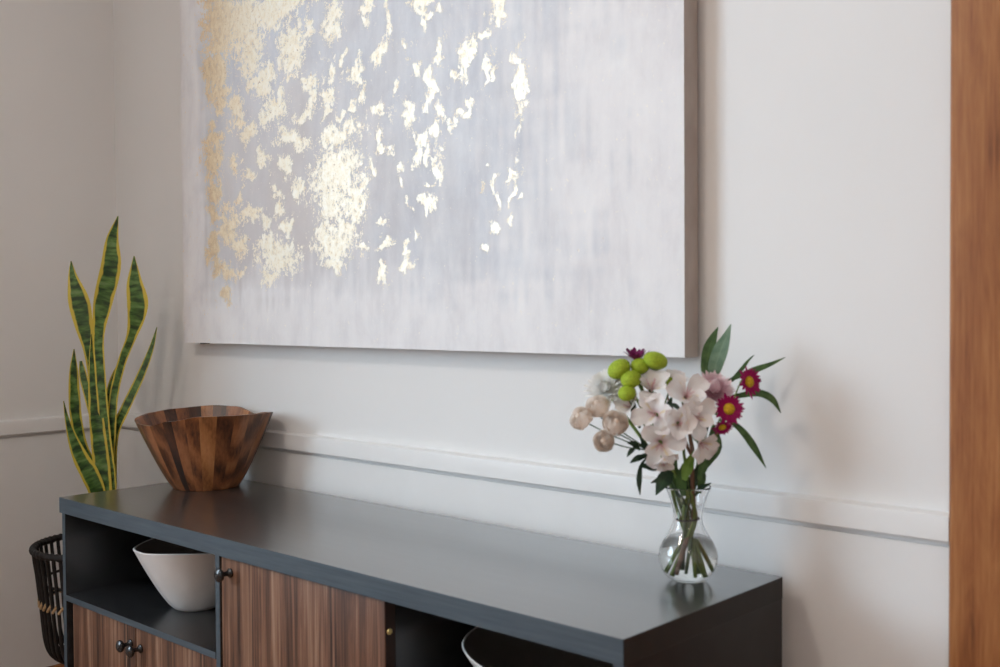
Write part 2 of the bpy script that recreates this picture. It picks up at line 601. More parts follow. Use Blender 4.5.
def ceramic_bowl(c, rb, rr, zr, expo, thick, label):
    """c: centre of the foot; rr, zr: rim radius and height keyed by angle"""
    seg, nv = 72, 16
    vs, fs, mi = [], [], []
    rings = []
    def ring(fr, fz):
        i0 = len(vs)
        for k in range(seg):
            th = 360 * k / seg
            r, z = fr(th), fz(th)
            g = math.radians(th)
            vs.append(c + RH * (r * math.cos(g)) + AH * (r * math.sin(g)) + Vector((0, 0, z)))
        rings.append(i0)
    R = lambda th: periodic(rr, th)
    ZZ = lambda th: periodic(zr, th)
    ring(lambda th: rb * .9, lambda th: 0.0)
    ring(lambda th: rb, lambda th: 0.002)
    for j in range(1, nv + 1):
        t = j / nv
        ring(lambda th, t=t: rb + (R(th) - rb) * t ** expo, lambda th, t=t: .002 + (ZZ(th) - .002) * t)
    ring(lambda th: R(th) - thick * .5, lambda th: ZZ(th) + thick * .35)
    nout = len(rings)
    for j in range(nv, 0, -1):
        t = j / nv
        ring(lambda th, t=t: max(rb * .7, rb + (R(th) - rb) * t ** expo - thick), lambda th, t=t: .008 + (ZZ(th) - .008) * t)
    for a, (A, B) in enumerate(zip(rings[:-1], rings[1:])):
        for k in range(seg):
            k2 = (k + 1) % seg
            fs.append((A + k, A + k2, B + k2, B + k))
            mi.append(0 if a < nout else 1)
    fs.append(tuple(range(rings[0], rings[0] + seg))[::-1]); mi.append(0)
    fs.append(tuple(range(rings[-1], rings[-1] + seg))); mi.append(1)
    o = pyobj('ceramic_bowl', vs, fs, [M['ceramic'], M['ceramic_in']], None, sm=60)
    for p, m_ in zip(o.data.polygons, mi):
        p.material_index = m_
    return o
g_b = 'white ceramic bowls in the open cubbies'
o = ceramic_bowl(onz(197, 605.8, Z(-.209)) , .047,
                 [(0, .125), (90, .118), (180, .124), (270, .122)],
                 [(0, .130), (60, .131), (100, .131), (140, .129), (180, .1255), (225, .1295), (270, .134), (315, .131)], .80, .005, '')
tag(o, 'white flared ceramic bowl standing in the cubby above the paired walnut doors', 'bowl', g_b)
o = ceramic_bowl(Vector((-.2255, -.245, Z(-.210))), .075,
                 [(0, .168), (90, .172), (180, .1765), (270, .172)],
                 [(0, .112), (90, .118), (180, .1115), (270, .098)], .7, .004, '')
tag(o, 'wide white ceramic bowl in the doorless cubby below the flower vase', 'bowl', g_b)

# ------------------------------------------------------------------ acacia salad bowl of glued staves
def acacia(name, cols, ring):
    m, nt, p = mat_new(name)
    v = coords(nt, rnd=True)
    w = N(nt, 'TexWave', wave_type='RINGS', rings_direction='Y', wave_profile='SIN')
    mp = N(nt, 'Mapping')
    mp.inputs['Scale'].default_value = (1.0, 1.0, .38)
    L(nt, v, mp.inputs['Vector'])
    L(nt, mp.outputs[0], w.inputs['Vector'])
    w.inputs['Scale'].default_value = ring * .6
    w.inputs['Distortion'].default_value = 4.5
    w.inputs['Detail'].default_value = 3
    w.inputs['Detail Scale'].default_value = 1.6
    f = noise(nt, coords(nt, scale=(60, 60, 5), rnd=True), 3, 5, .6)
    k = math_(nt, 'MULTIPLY_ADD', w.outputs['Fac'], .42, math_(nt, 'MULTIPLY', f, .68))
    L(nt, ramp(nt, k, [(.22, cols[0]), (.5, cols[1]), (.82, cols[2])]), p.inputs['Base Color'])
    p.inputs['Roughness'].default_value = .36
    p.inputs['Specular IOR Level'].default_value = .45
    bump(nt, p, f, .05, .001)
    return m
AC = [acacia('acacia_light', [(.16, .058, .018), (.34, .135, .045), (.47, .21, .08)], 9),
      acacia('acacia_mid', [(.05, .016, .007), (.20, .068, .022), (.33, .125, .045)], 13),
      acacia('acacia_brown', [(.028, .010, .005), (.115, .040, .015), (.24, .088, .032)], 14),
      acacia('acacia_dark', [(.012, .006, .004), (.032, .013, .007), (.08, .028, .012)], 10)]
bc = onz(206.5, 486.2, Z(0))
bc.z = Z(0)
wb = thing('salad_bowl', bc, 'brown acacia wood salad bowl of glued staves with a wavy rim on the black sideboard', 'bowl')
BR = [(0, .150), (45, .138), (80, .139), (120, .148), (150, .148), (180, .150), (205, .151), (232, .148), (270, .145), (318, .148), (345, .150)]
BZ = [(0, .168), (25, .163), (48, .156), (75, .170), (95, .173), (135, .168), (165, .165), (185, .161), (210, .151), (232, .150), (255, .163), (280, .172), (318, .172), (345, .170)]
RBASE, TH = .073, .009
def hexa(th):
    a = (th - 15) % 60 - 30
    return 0.955 / math.cos(math.radians(a)) * 0.3 + 0.7
def bowl_pt(th, t, inner):
    rr = periodic(BR, th) * hexa(th)
    zz = periodic(BZ, th)
    r = RBASE + (rr - RBASE) * t ** .84
    z = zz * t
    if inner:
        r = max(r - TH * (1.1 - .35 * t), .0)
        z = .010 + (zz - .010) * t
    g = math.radians(th)
    return bc + RH * (r * math.cos(g)) + AH * (r * math.sin(g)) + Vector((0, 0, z + .0006))
edges = [182, 198, 216, 232, 248, 257, 268, 280, 295, 310, 325, 342, 360, 374, 388, 402, 416, 430, 444, 458, 470, 482, 494, 508, 524, 542]
tones = [1, 2, 1, 2, 3, 1, 1, 0, 2, 1, 2, 1, 3, 1, 0, 2, 0, 1, 3, 0, 3, 1, 2, 1, 1]
for (a, b), tn in zip(zip(edges[:-1], edges[1:]), tones):
    nv, na = 10, 3
    vs, fs = [], []
    def vid(i, j, s):
        return s * (na + 1) * (nv + 1) + j * (na + 1) + i
    for s in (0, 1):
        for j in range(nv + 1):
            for i in range(na + 1):
                vs.append(bowl_pt(a + (b - a) * i / na, j / nv, s))
    for j in range(nv):
        for i in range(na):
            fs.append((vid(i, j, 0), vid(i + 1, j, 0), vid(i + 1, j + 1, 0), vid(i, j + 1, 0)))
            fs.append((vid(i, j, 1), vid(i, j + 1, 1), vid(i + 1, j + 1, 1), vid(i + 1, j, 1)))
        fs.append((vid(0, j, 0), vid(0, j + 1, 0), vid(0, j + 1, 1), vid(0, j, 1)))
        fs.append((vid(na, j, 0), vid(na, j, 1), vid(na, j + 1, 1), vid(na, j + 1, 0)))
    for i in range(na):
        fs.append((vid(i, nv, 0), vid(i + 1, nv, 0), vid(i + 1, nv, 1), vid(i, nv, 1)))
        fs.append((vid(i, 0, 0), vid(i, 0, 1), vid(i + 1, 0, 1), vid(i + 1, 0, 0)))
    pyobj('stave', vs, fs, AC[tn], wb, sm=50)
v, f = lathe_data([(0, .0), (.0665, .0), (.0672, .009), (.06, .0105), (0, .0105)], 48, bc + Vector((0, 0, .0004)))
pyobj('bowl_base', v, f, AC[2], wb, sm=30)

# ------------------------------------------------------------------ painting
PL, PR, PZ, PH, PT = -1.6549, -0.1694, Z(.3218), 1.02, .0454
BLOBS = [
(189,764,81,90.2,0),(143,664,39.3,67.4,0),(111,603,15.6,14.6,0),(285,758,97.2,64.7,0),(364,761,100.8,40.7,0),
(441,760,96.6,24.4,0),(303,685,52.1,50.7,0),(466,661,44,55.1,0),(523,695,17.7,26,0),(607,698,30.4,42.2,0),
(726,694,15.7,22.4,0),(783,669,10.6,40.1,0),(762,606,16.9,30.3,-20),(646,610,8.2,10.5,0),
(678,575,25.9,22.8,0),(598,592,20.4,23.4,0),(699,540,11.2,16.5,0),(597,540,27.2,19.1,0),(681,506,9.7,20.8,0),
(641,492,16.6,12.6,0),(581,505,17.2,12.8,0),(529,574,31.8,19.5,0),(536,539,17.6,19.5,0),(512,516,35.7,10.9,0),
(473,597,14.6,11,0),(361,599,38.9,36.4,0),(313,611,16,20.7,0),(406,542,37.9,36,0),(372,517,30.9,20.4,0),
(432,578,15,15.6,0),(176,652,38.7,33.4,0),(166,601,47.5,35.9,0),(240,554,33.3,37.6,0),(257,521,24.7,14.1,0),
(154,507,47.9,19.3,0),(293,486,40.4,16.3,0),(447,478,44.5,17.8,0),(487,459,29,15.4,0),(761,482,27.7,14.2,0),
(760,432,15.4,20.3,0),(626,452,73.6,21.1,0),(617,364,77.4,70.1,0),(680,303,45.4,33.4,0),(599,298,47.6,42.8,0),
(614,214,70.9,32,0),(581,231,44.7,28,0),(614,172,30.4,12.8,0),(705,341,19.2,29,0),(656,248,39.5,25.3,0),
(137,449,43.9,48.5,0),(232,425,25.1,23.6,0),(286,388,28.4,14,0),(250,348,20.7,16.5,0),(146,371,21.9,33.9,0),
(140,312,17.6,29.1,0),(208,278,50.9,40.6,0),(309,301,52.2,16.3,0),(258,235,28.9,21.2,0),(143,234,26.3,31.6,0),
(153,186,30.6,19.4,0),(195,167,34.2,19.2,0),(194,120,15,24.1,0),(257,177,16.5,11.8,0),(351,433,27.4,22.9,0),
(439,402,26.1,26.8,0),(488,343,32.7,30.9,0),(401,345,11.4,13.6,0),(405,306,15.2,22.6,0),(372,275,15.5,20.6,0),
(441,260,18.7,17.9,0),(403,201,68.6,38.6,0),(374,151,38.8,18.3,0),(366,219,42.8,22.9,0),(707,209,16,10.4,0),
(779,209,27.5,8.1,0),(757,247,18.6,8.2,0),(756,155,9.3,16.4,0),(763,401,21.5,12.2,0),(732,374,9.4,14.4,0),
(825,365,11.8,11.9,0),(858,382,11.6,17.7,0),(893,383,17,15.6,0),(930,353,13.8,25,15),(899,327,14.1,7.8,0),
(817,327,8.9,14,0),(892,285,9.9,13.7,0),(916,288,11.2,9.7,0),(846,286,5.8,9.9,0),(877,224,8.6,15.7,-15),
(837,187,8.8,14,0),(830,160,26.6,14,0),(1040,195,11.6,11.2,0),(1080,231,12.5,16.5,0),(1078,279,8.8,18.4,0),
(1072,308,8.8,9.2,0),(1115,329,12.2,18.1,0),(1114,289,6.1,23.6,0),(1138,281,6,9,0),(1126,248,4.9,9,0),
(1034,305,5.2,7.4,0),(1063,338,5.1,5.5,0),(846,601,8.7,25.6,0),(883,552,8.5,23.3,0),(917,521,13.9,23.1,0),
(936,577,11,28.7,0),(1007,561,18.4,44.8,0),(1018,530,13,14.9,0),(975,541,10.7,17,0),(1045,583,12.8,20.3,-20),
(1061,512,8.9,27.5,0),(1083,514,10,16.4,0),(1137,488,13.2,64.4,0),(1133,402,4.8,14.4,0),(1130,552,3.6,10.7,0),
(903,655,22.5,15.4,0),(885,676,28.4,11.6,0),(1078,630,12.5,25.5,0),(881,629,8.5,13.6,0),(819,522,8.9,19.9,0),
(844,462,17.5,23.7,0),(882,414,20,17.6,0),(922,427,11.1,30.8,0),(941,462,11,30.6,0),(914,496,11.2,13.5,0),
(892,473,14.2,9.7,0),(1006,454,11.8,16.9,0),(980,445,9.4,17,0),(989,465,6.6,7.5,0),(962,435,8.1,9.5,0),
(965,415,5.4,7.6,0),
]
for k in range(26):           # the gold goes on above the part the photograph shows
    BLOBS.append((rng.uniform(110, 850), rng.uniform(850, 960), rng.uniform(15, 50), rng.uniform(12, 45), 0))
pt = thing('abstract_painting', ((PL + PR) / 2, -.001, PZ),
           'large abstract canvas painting, pale grey with flaking gold leaf, hung on the wall', 'painting')
nx, nz = 420, 300
W_ = PR - PL
xs = np.linspace(0, W_, nx + 1)
zs = np.linspace(0, PH, nz + 1)
X, Y = np.meshgrid(xs, zs)
def vnoise(X, Y, sx, sy, seed):
    r = np.random.default_rng(seed)
    g = r.random((64, 64))
    u, v = X / sx, Y / sy
    i, j = np.floor(u).astype(int), np.floor(v).astype(int)
    fu, fv = u - i, v - j
    fu, fv = fu * fu * (3 - 2 * fu), fv * fv * (3 - 2 * fv)
    a = g[j % 64, i % 64] * (1 - fu) + g[j % 64, (i + 1) % 64] * fu
    b = g[(j + 1) % 64, i % 64] * (1 - fu) + g[(j + 1) % 64, (i + 1) % 64] * fu
    return a * (1 - fv) + b * fv
wx = X + (vnoise(X, Y, .035, .03, 1) - .5) * .034 + (vnoise(X, Y, .014, .012, 2) - .5) * .018
wz = Y + (vnoise(X, Y, .035, .03, 3) - .5) * .034 + (vnoise(X, Y, .014, .012, 4) - .5) * .016
gold = np.full_like(X, -1.0)
for bx, bz, rx, rz, an in BLOBS:
    ca, sa = math.cos(math.radians(an)), math.sin(math.radians(an))
    dx, dz = wx - bx / 1000, wz - bz / 1000
    u, v = (dx * ca + dz * sa) / (rx / 1000 * 1.05), (-dx * sa + dz * ca) / (rz / 1000 * 1.05)
    gold = np.maximum(gold, 1 - np.sqrt(u * u + v * v))
gold = np.clip(gold, -.6, .6)
# the grey ground stops short of the canvas edge: a pale lilac border all round, ragged brush ends
ed = np.minimum(np.minimum((X - .075) / .05, (Y - .10) / .09), (1.34 - X) / .32)
ed = np.clip(ed + (vnoise(X, Y, .012, .10, 5) - .5) * .9 + (vnoise(X, Y, .10, .02, 6) - .5) * .5, 0, 1)
warm = np.clip(np.exp(-(((X - .38) / .34) ** 2 + ((Y - .30) / .30) ** 2)) * 1.1 + (vnoise(X, Y, .05, .12, 8) - .5) * .5, 0, 1)
vs = np.stack([X.ravel() - W_ / 2, np.full(X.size, 0.0), Y.ravel() - PH / 2], 1)
ii, jj = np.meshgrid(np.arange(nx), np.arange(nz))
q = (jj * (nx + 1) + ii).ravel()
fc = np.stack([q, q + 1, q + nx + 2, q + nx + 1], 1)
me = bpy.data.meshes.new('painted_face')
me.from_pydata(vs.tolist(), [], fc.tolist())
wall_refl = np.clip((.34 - X) / .28, 0, 1)  # reflection of the darker wall, painted into the gold towards the left
for nm, arr in (('gold', gold), ('ground', ed), ('warm', warm), ('wall_reflection', wall_refl)):
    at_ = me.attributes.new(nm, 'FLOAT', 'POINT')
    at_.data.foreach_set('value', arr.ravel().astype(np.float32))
smooth(me)
def m_paint():
    m, nt, p = mat_new('gold_leaf_painting')
    def attr(n):
        a = N(nt, 'Attribute', attribute_name=n)
        return a.outputs['Fac']
    # brushed ground
    st = noise(nt, coords(nt, scale=(1, 1, .22)), 22, 6, .66)
    blot = noise(nt, coords(nt, scale=(1, 1, .7)), 9, 7, .68, .3)
    weave = noise(nt, coords(nt), 320, 2, .5)
    mixn = math_(nt, 'MULTIPLY_ADD', st, .45, math_(nt, 'MULTIPLY', blot, .55))
    light = ramp(nt, mixn, [(.34, (.71, .695, .715)), (.5, (.81, .80, .812)), (.66, (.87, .862, .865))])
    grey = ramp(nt, mixn, [(.34, (.52, .54, .60)), (.5, (.63, .655, .705)), (.66, (.75, .77, .805))])
    wm = mixc(nt, math_(nt, 'MULTIPLY', attr('warm'), .75), grey, (.58, .52, .49))
    base = mixc(nt, math_(nt, 'MULTIPLY', attr('ground'), .85), light, wm)
    # leaf mask with torn edges and speckle
    n1 = noise(nt, coords(nt, scale=(1, 1, .75)), 75, 8, .78, .4)
    n2 = noise(nt, coords(nt), 240, 4, .7)
    g = math_(nt, 'ADD', attr('gold'), math_(nt, 'MULTIPLY', math_(nt, 'SUBTRACT', n1, .5), 4.4))
    g = math_(nt, 'ADD', g, math_(nt, 'MULTIPLY', math_(nt, 'SUBTRACT', n2, .5), 2.2))
    mask = math_(nt, 'MULTIPLY', math_(nt, 'SUBTRACT', g, .0), 7.0, clamp=True)
    gc = ramp(nt, n1, [(.34, (.86, .69, .46)), (.46, (.97, .89, .73)), (.62, (1.0, .96, .87))])
    gc = mixc(nt, math_(nt, 'MULTIPLY', attr('wall_reflection'), .8), gc, ramp(nt, n1, [(.36, (.60, .36, .15)), (.6, (.88, .67, .38))]))
    dark = noise(nt, coords(nt), 120, 3, .6, 1.0)
    gc = mixc(nt, math_(nt, 'MULTIPLY', math_(nt, 'SUBTRACT', dark, .66), 9.0, clamp=True), gc, (.32, .13, .035))
    L(nt, mixc(nt, mask, base, gc), p.inputs['Base Color'])
    L(nt, math_(nt, 'MULTIPLY', mask, .8), p.inputs['Metallic'])
    r = math_(nt, 'MULTIPLY_ADD', mask, .02, .58)
    L(nt, r, p.inputs['Roughness'])
    p.inputs['Specular IOR Level'].default_value = .35
    h = math_(nt, 'ADD', math_(nt, 'MULTIPLY', weave, .25), math_(nt, 'ADD', math_(nt, 'MULTIPLY', mask, .35), math_(nt, 'MULTIPLY', n2, math_(nt, 'MULTIPLY_ADD', mask, .8, .15))))
    bump(nt, p, h, .45, .0018)
    return m
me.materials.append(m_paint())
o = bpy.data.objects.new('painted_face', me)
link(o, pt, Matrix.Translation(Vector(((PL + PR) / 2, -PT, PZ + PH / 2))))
def m_canvas_edge():
    m, nt, p = mat_new('canvas_edge')
    f = noise(nt, coords(nt, scale=(1, 1, .4)), 30, 5)
    L(nt, ramp(nt, f, [(.3, (.40, .335, .295)), (.7, (.50, .43, .385))]), p.inputs['Base Color'])
    p.inputs['Roughness'].default_value = .7
    w = noise(nt, coords(nt), 320, 2)
    bump(nt, p, w, .2, .001)
    return m
bm = bmesh.new()
bm_box(bm, (PL, -PT + .0002, PZ), (PR, -.006, PZ + PH))
for fce in list(bm.faces):
    if fce.calc_center_median().y < -PT + .001:
        bm.faces.remove(fce)
bmobj('canvas_edge', bm, m_canvas_edge(), pt)
box('hanging_bracket', (PL + .055, -.0335, PZ - .003), (PL + .070, -.0145, PZ + .0), M['pot'], pt, .0005)

# ------------------------------------------------------------------ leaf and petal materials
def thin_out(nt, p, col, amount):
    tr = N(nt, 'BsdfTranslucent')
    mx = N(nt, 'MixShader')
    mx.inputs[0].default_value = amount
    if isinstance(col, tuple):
        tr.inputs['Color'].default_value = (*col, 1)
    else:
        L(nt, col, tr.inputs['Color'])
    L(nt, p.outputs[0], mx.inputs[1])
    L(nt, tr.outputs[0], mx.inputs[2])
    L(nt, mx.outputs[0], nt.nodes['Material Output'].inputs['Surface'])

def uvsep(nt):
    tc = N(nt, 'TexCoord')
    sp = N(nt, 'SeparateXYZ')
    L(nt, tc.outputs['UV'], sp.inputs[0])
    return sp.outputs['X'], sp.outputs['Y']      # across 0..1, along (metres or 0..1)

def m_snake():
    m, nt, p = mat_new('snake_plant_leaf')
    u, v = uvsep(nt)
    cb = N(nt, 'CombineXYZ')
    oi = N(nt, 'ObjectInfo')
    L(nt, math_(nt, 'MULTIPLY_ADD', u, .8, math_(nt, 'MULTIPLY', oi.outputs['Random'], 30.0)), cb.inputs['X'])
    L(nt, math_(nt, 'MULTIPLY', v, 62.0), cb.inputs['Y'])
    f = noise(nt, cb.outputs[0], 1.0, 3, .55, .15)
    green = ramp(nt, f, [(.38, (.018, .045, .012)), (.47, (.045, .105, .022)), (.56, (.095, .19, .040)), (.68, (.15, .25, .085))])
    d = math_(nt, 'ABSOLUTE', math_(nt, 'SUBTRACT', u, .5))
    n2 = noise(nt, cb.outputs[0], .35, 3)
    e = math_(nt, 'ADD', d, math_(nt, 'MULTIPLY', math_(nt, 'SUBTRACT', n2, .5), .28))
    k = math_(nt, 'MULTIPLY', math_(nt, 'SUBTRACT', e, .325), 18.0, clamp=True)
    col = mixc(nt, k, green, (.60, .47, .06))
    L(nt, col, p.inputs['Base Color'])
    p.inputs['Roughness'].default_value = .36
    p.inputs['Specular IOR Level'].default_value = .45
    return m
M['snake'] = m_snake()

def m_leaf(name, lo, hi, rough=.42, trans=.22):
    m, nt, p = mat_new(name)
    u, v = uvsep(nt)
    f = noise(nt, coords(nt), 70, 4)
    d = math_(nt, 'ABSOLUTE', math_(nt, 'SUBTRACT', u, .5))
    k = math_(nt, 'ADD', f, math_(nt, 'MULTIPLY', math_(nt, 'LESS_THAN', d, .05), .12))
    col = ramp(nt, k, [(.35, lo), (.65, hi)])
    L(nt, col, p.inputs['Base Color'])
    p.inputs['Roughness'].default_value = rough
    thin_out(nt, p, col, trans)
    return m
M['leaf_mid'] = m_leaf('green_leaf', (.040, .105, .028), (.095, .20, .055))
M['leaf_dark'] = m_leaf('dark_green_leaf', (.010, .035, .018), (.030, .075, .032))
M['leaf_pale'] = m_leaf('grey_green_leaf', (.10, .19, .11), (.20, .31, .20), .5)
M['leaf_fresh'] = m_leaf('fresh_green_leaf', (.10, .22, .025), (.20, .34, .06))
M['stem'] = plain('green_stem', (.15, .22, .045), .5, var=.35, scale=40)
M['stem_red'] = plain('reddish_stem', (.20, .10, .055), .5, var=.35, scale=40)
M['stem_dark'] = plain('dark_stem', (.06, .11, .04), .5, var=.3, scale=40)

def m_petal(name, stops, along=True, trans=.30, streak=0.0, blotch=None, var=.12):
    """stops run from the petal's base (0) to its tip (1)"""
    m, nt, p = mat_new(name)
    u, v = uvsep(nt)
    n = noise(nt, coords(nt, rnd=True), 60, 3)
    t = math_(nt, 'ADD', v, math_(nt, 'MULTIPLY', math_(nt, 'SUBTRACT', n, .5), var * 3))
    col = ramp(nt, t, stops)
    if blotch:
        d = math_(nt, 'ABSOLUTE', math_(nt, 'SUBTRACT', u, .5))
        k = math_(nt, 'MULTIPLY', math_(nt, 'SUBTRACT', .17, d), 9.0, clamp=True)
        k2 = math_(nt, 'MULTIPLY', math_(nt, 'SUBTRACT', .26, math_(nt, 'ABSOLUTE', math_(nt, 'SUBTRACT', v, .48))), 7.0, clamp=True)
        col = mixc(nt, math_(nt, 'MULTIPLY', math_(nt, 'MULTIPLY', k, k2), math_(nt, 'MULTIPLY', n, 1.3)), col, blotch)
    L(nt, col, p.inputs['Base Color'])
    p.inputs['Roughness'].default_value = .55
    p.inputs['Specular IOR Level'].default_value = .3
    thin_out(nt, p, col, trans)
    return m
M['alstro_outer'] = m_petal('white_pink_petal', [(0, (.70, .40, .44)), (.22, (.84, .68, .69)), (.4, (.90, .85, .84)), (.7, (.93, .91, .90)), (1, (.89, .82, .82))], trans=.22)
M['alstro_inner'] = m_petal('white_yellow_petal', [(0, (.78, .56, .54)), (.5, (.91, .86, .84)), (1, (.93, .91, .90))], trans=.22, blotch=(.84, .68, .36))
M['rose'] = m_petal('peach_petal', [(0, (.97, .77, .62)), (.5, (.98, .865, .76)), (1, (.985, .925, .87))], trans=.35)
M['magenta'] = m_petal('magenta_petal', [(0, (.50, .02, .14)), (.5, (.46, .010, .14)), (1, (.34, .008, .12))], trans=.3, var=.2)
M['purple'] = m_petal('purple_magenta_petal', [(0, (.45, .05, .10)), (.4, (.24, .010, .11)), (1, (.13, .006, .075))], trans=.2, var=.2)
M['pinkmum'] = m_petal('pale_pink_petal', [(0, (.76, .36, .48)), (.5, (.88, .58, .66)), (1, (.98, .84, .87))], trans=.25)
M['whitemum'] = m_petal('white_petal', [(0, (.90, .92, .80)), (.4, (.96, .96, .93)), (1, (.98, .98, .97))], trans=.15)
M['button'] = plain('lime_button', (.31, .42, .028), .65, .25, var=.25, scale=420, bmp=.5)
M['disc'] = plain('yellow_disc', (.62, .40, .025), .7, .2, var=.4, scale=400, bmp=.5)
M['calyx'] = plain('green_calyx', (.12, .20, .05), .55, var=.25, scale=80)

# ------------------------------------------------------------------ leaf blades
def blade(name, pts, hw, mat, parent, twist=(0, 0), thick=.0012, fold=.18, n=5, metres=True):
    """a solid leaf blade along pts; hw: half widths at the points; twist in degrees from facing the viewer, base to tip"""
    P = catmull(pts, n)
    m = len(P)
    hs = catmull([(h, 0, 0) for h in hw], n)
    nc = 6
    vs, fs, uv = [], [], []
    dist = 0
    for i, p in enumerate(P):
        t = (P[min(i + 1, m - 1)] - P[max(i - 1, 0)]).normalized()
        if i:
            dist += (P[i] - P[i - 1]).length
        view = (CAM - p).normalized()
        a0 = t.cross(view).normalized()
        b0 = a0.cross(t).normalized()
        s = i / (m - 1)
        g = math.radians(twist[0] + (twist[1] - twist[0]) * s)
        a = a0 * math.cos(g) + b0 * math.sin(g)
        b = -a0 * math.sin(g) + b0 * math.cos(g)
        w = max(hs[i].x, .0004) / max(math.cos(g), .35)
        for side in (1, -1):
            for k in range(nc + 1):
                u = -1 + 2 * k / nc
                if side < 0:
                    u = -u
                th = thick * (1 - u * u) * side
                vs.append(p + a * (u * w) + b * (abs(u) * w * fold + th))
                uv.append(((u + 1) / 2, dist if metres else s))
    r = 2 * (nc + 1)
    for i in range(m - 1):
        for k in range(r):
            k2 = (k + 1) % r
            fs.append((i * r + k, i * r + k2, (i + 1) * r + k2, (i + 1) * r + k))
    fs.append(tuple(range(r))[::-1])
    fs.append(tuple(range((m - 1) * r, m * r)))
    return pyobj(name, vs, fs, mat, parent, sm=60, uvs=uv)

# ------------------------------------------------------------------ black rattan basket on a wooden stand, with the snake plant
BX, BY, BZ0 = -1.7305, -.231, .020
stand = thing('plant_stand', (BX, BY, 0), 'low wooden plant stand under the black rattan basket', 'stand')
v, f = lathe_data([(0, .205), (.058, .205), (.062, .209), (.062, .222), (.058, .226), (0, .226)], 32, (BX, BY, BZ0))
pyobj('stand_top', v, f, M['oak'], stand, sm=30)
for k in range(3):
    g = math.radians(30 + 120 * k)
    d = Vector((math.cos(g), math.sin(g), 0))
    tube('leg', [Vector((BX, BY, .207 + BZ0)) + d * .042, Vector((BX, BY, .10)) + d * .05, Vector((BX, BY, .0)) + d * .058], .009, M['oak'], stand, 10)

PROF = [(.157, -.196), (.1545, -.22), (.150, -.251), (.146, -.29), (.142, -.328), (.138, -.375), (.133, -.415), (.124, -.441), (.107, -.457), (.086, -.466), (.055, -.4715), (.022, -.4735)]
bk = thing('rattan_basket', (BX, BY, .2275 + BZ0), 'black rattan basket with open ribs and a tan cord band, holding the snake plant', 'basket')
def prof_pt(i, g):
    r, z = PROF[i]
    return Vector((BX + r * math.cos(g), BY + r * math.sin(g), Z(z + BZ0)))
NR = 46
base_me = None
for k in range(NR):
    g = 2 * math.pi * k / NR
    P = catmull([prof_pt(i, 0) - Vector((BX, BY, 0)) for i in range(len(PROF))], 3)
    if base_me is None:
        vs, fs = tube_data(P, .0043, 7)
        base_me = bpy.data.meshes.new('rib')
        base_me.from_pydata([tuple(q) for q in vs], [], fs)
        base_me.materials.append(M['rattan'])
        smooth(base_me, 50)
    o = bpy.data.objects.new('rib', base_me)
    link(o, bk, Matrix.Translation(Vector((BX, BY, 0))) @ Matrix.Rotation(g, 4, 'Z'))
# wrapped rim: a ring with the spiral turns of the winding
vs, fs = [], []
ns, nt_ = 240, 10
for i in range(ns):
    g = 2 * math.pi * i / ns
    for k in range(nt_):
        h = 2 * math.pi * k / nt_
        rr = .0078 + .0011 * math.sin(60 * g + h)
        r = .158 + rr * math.cos(h)
        vs.append((BX + r * math.cos(g), BY + r * math.sin(g), Z(-.191 + BZ0) + rr * math.sin(h) * 1.1))
for i in range(ns):
    for k in range(nt_):
        j, k2 = (i + 1) % ns, (k + 1) % nt_
        fs.append((i * nt_ + k, j * nt_ + k, j * nt_ + k2, i * nt_ + k2))
pyobj('rim', vs, fs, M['rattan'], bk, sm=60)
def hoop(r, z, rad, mat, name='hoop'):
    tube(name, [Vector((BX + r * math.cos(a), BY + r * math.sin(a), Z(z + BZ0))) for a in np.linspace(0, 2 * math.pi, 73)[:-1]], rad, mat, bk, 6, True)
hoop(.1405, -.270, .0036, M['rattan'])
hoop(.1370, -.318, .0034, M['rattan'])
hoop(.052, -.468, .0036, M['rattan'])
cm = None
for k in range(NR):
    a0, a1 = 2 * math.pi * (k + .16) / NR, 2 * math.pi * (k + .84) / NR
    if cm is None:
        P = [Vector((.1460 * math.cos(a), .1460 * math.sin(a), 0)) + Vector((0, 0, z)) for a, z in ((a0, -.008), ((a0 + a1) / 2, 0), (a1, .008))]
        vs, fs = tube_data(catmull(P, 3), .0034, 7)
        cm = bpy.data.meshes.new('cord_wrap')
        cm.from_pydata([tuple(q) for q in vs], [], fs)
        cm.materials.append(M['tan_cord'])
        smooth(cm, 50)
    o = bpy.data.objects.new('cord_wrap', cm)
    link(o, bk, Matrix.Translation(Vector((BX, BY, Z(-.318 + BZ0)))) @ Matrix.Rotation(2 * math.pi * k / NR, 4, 'Z'))

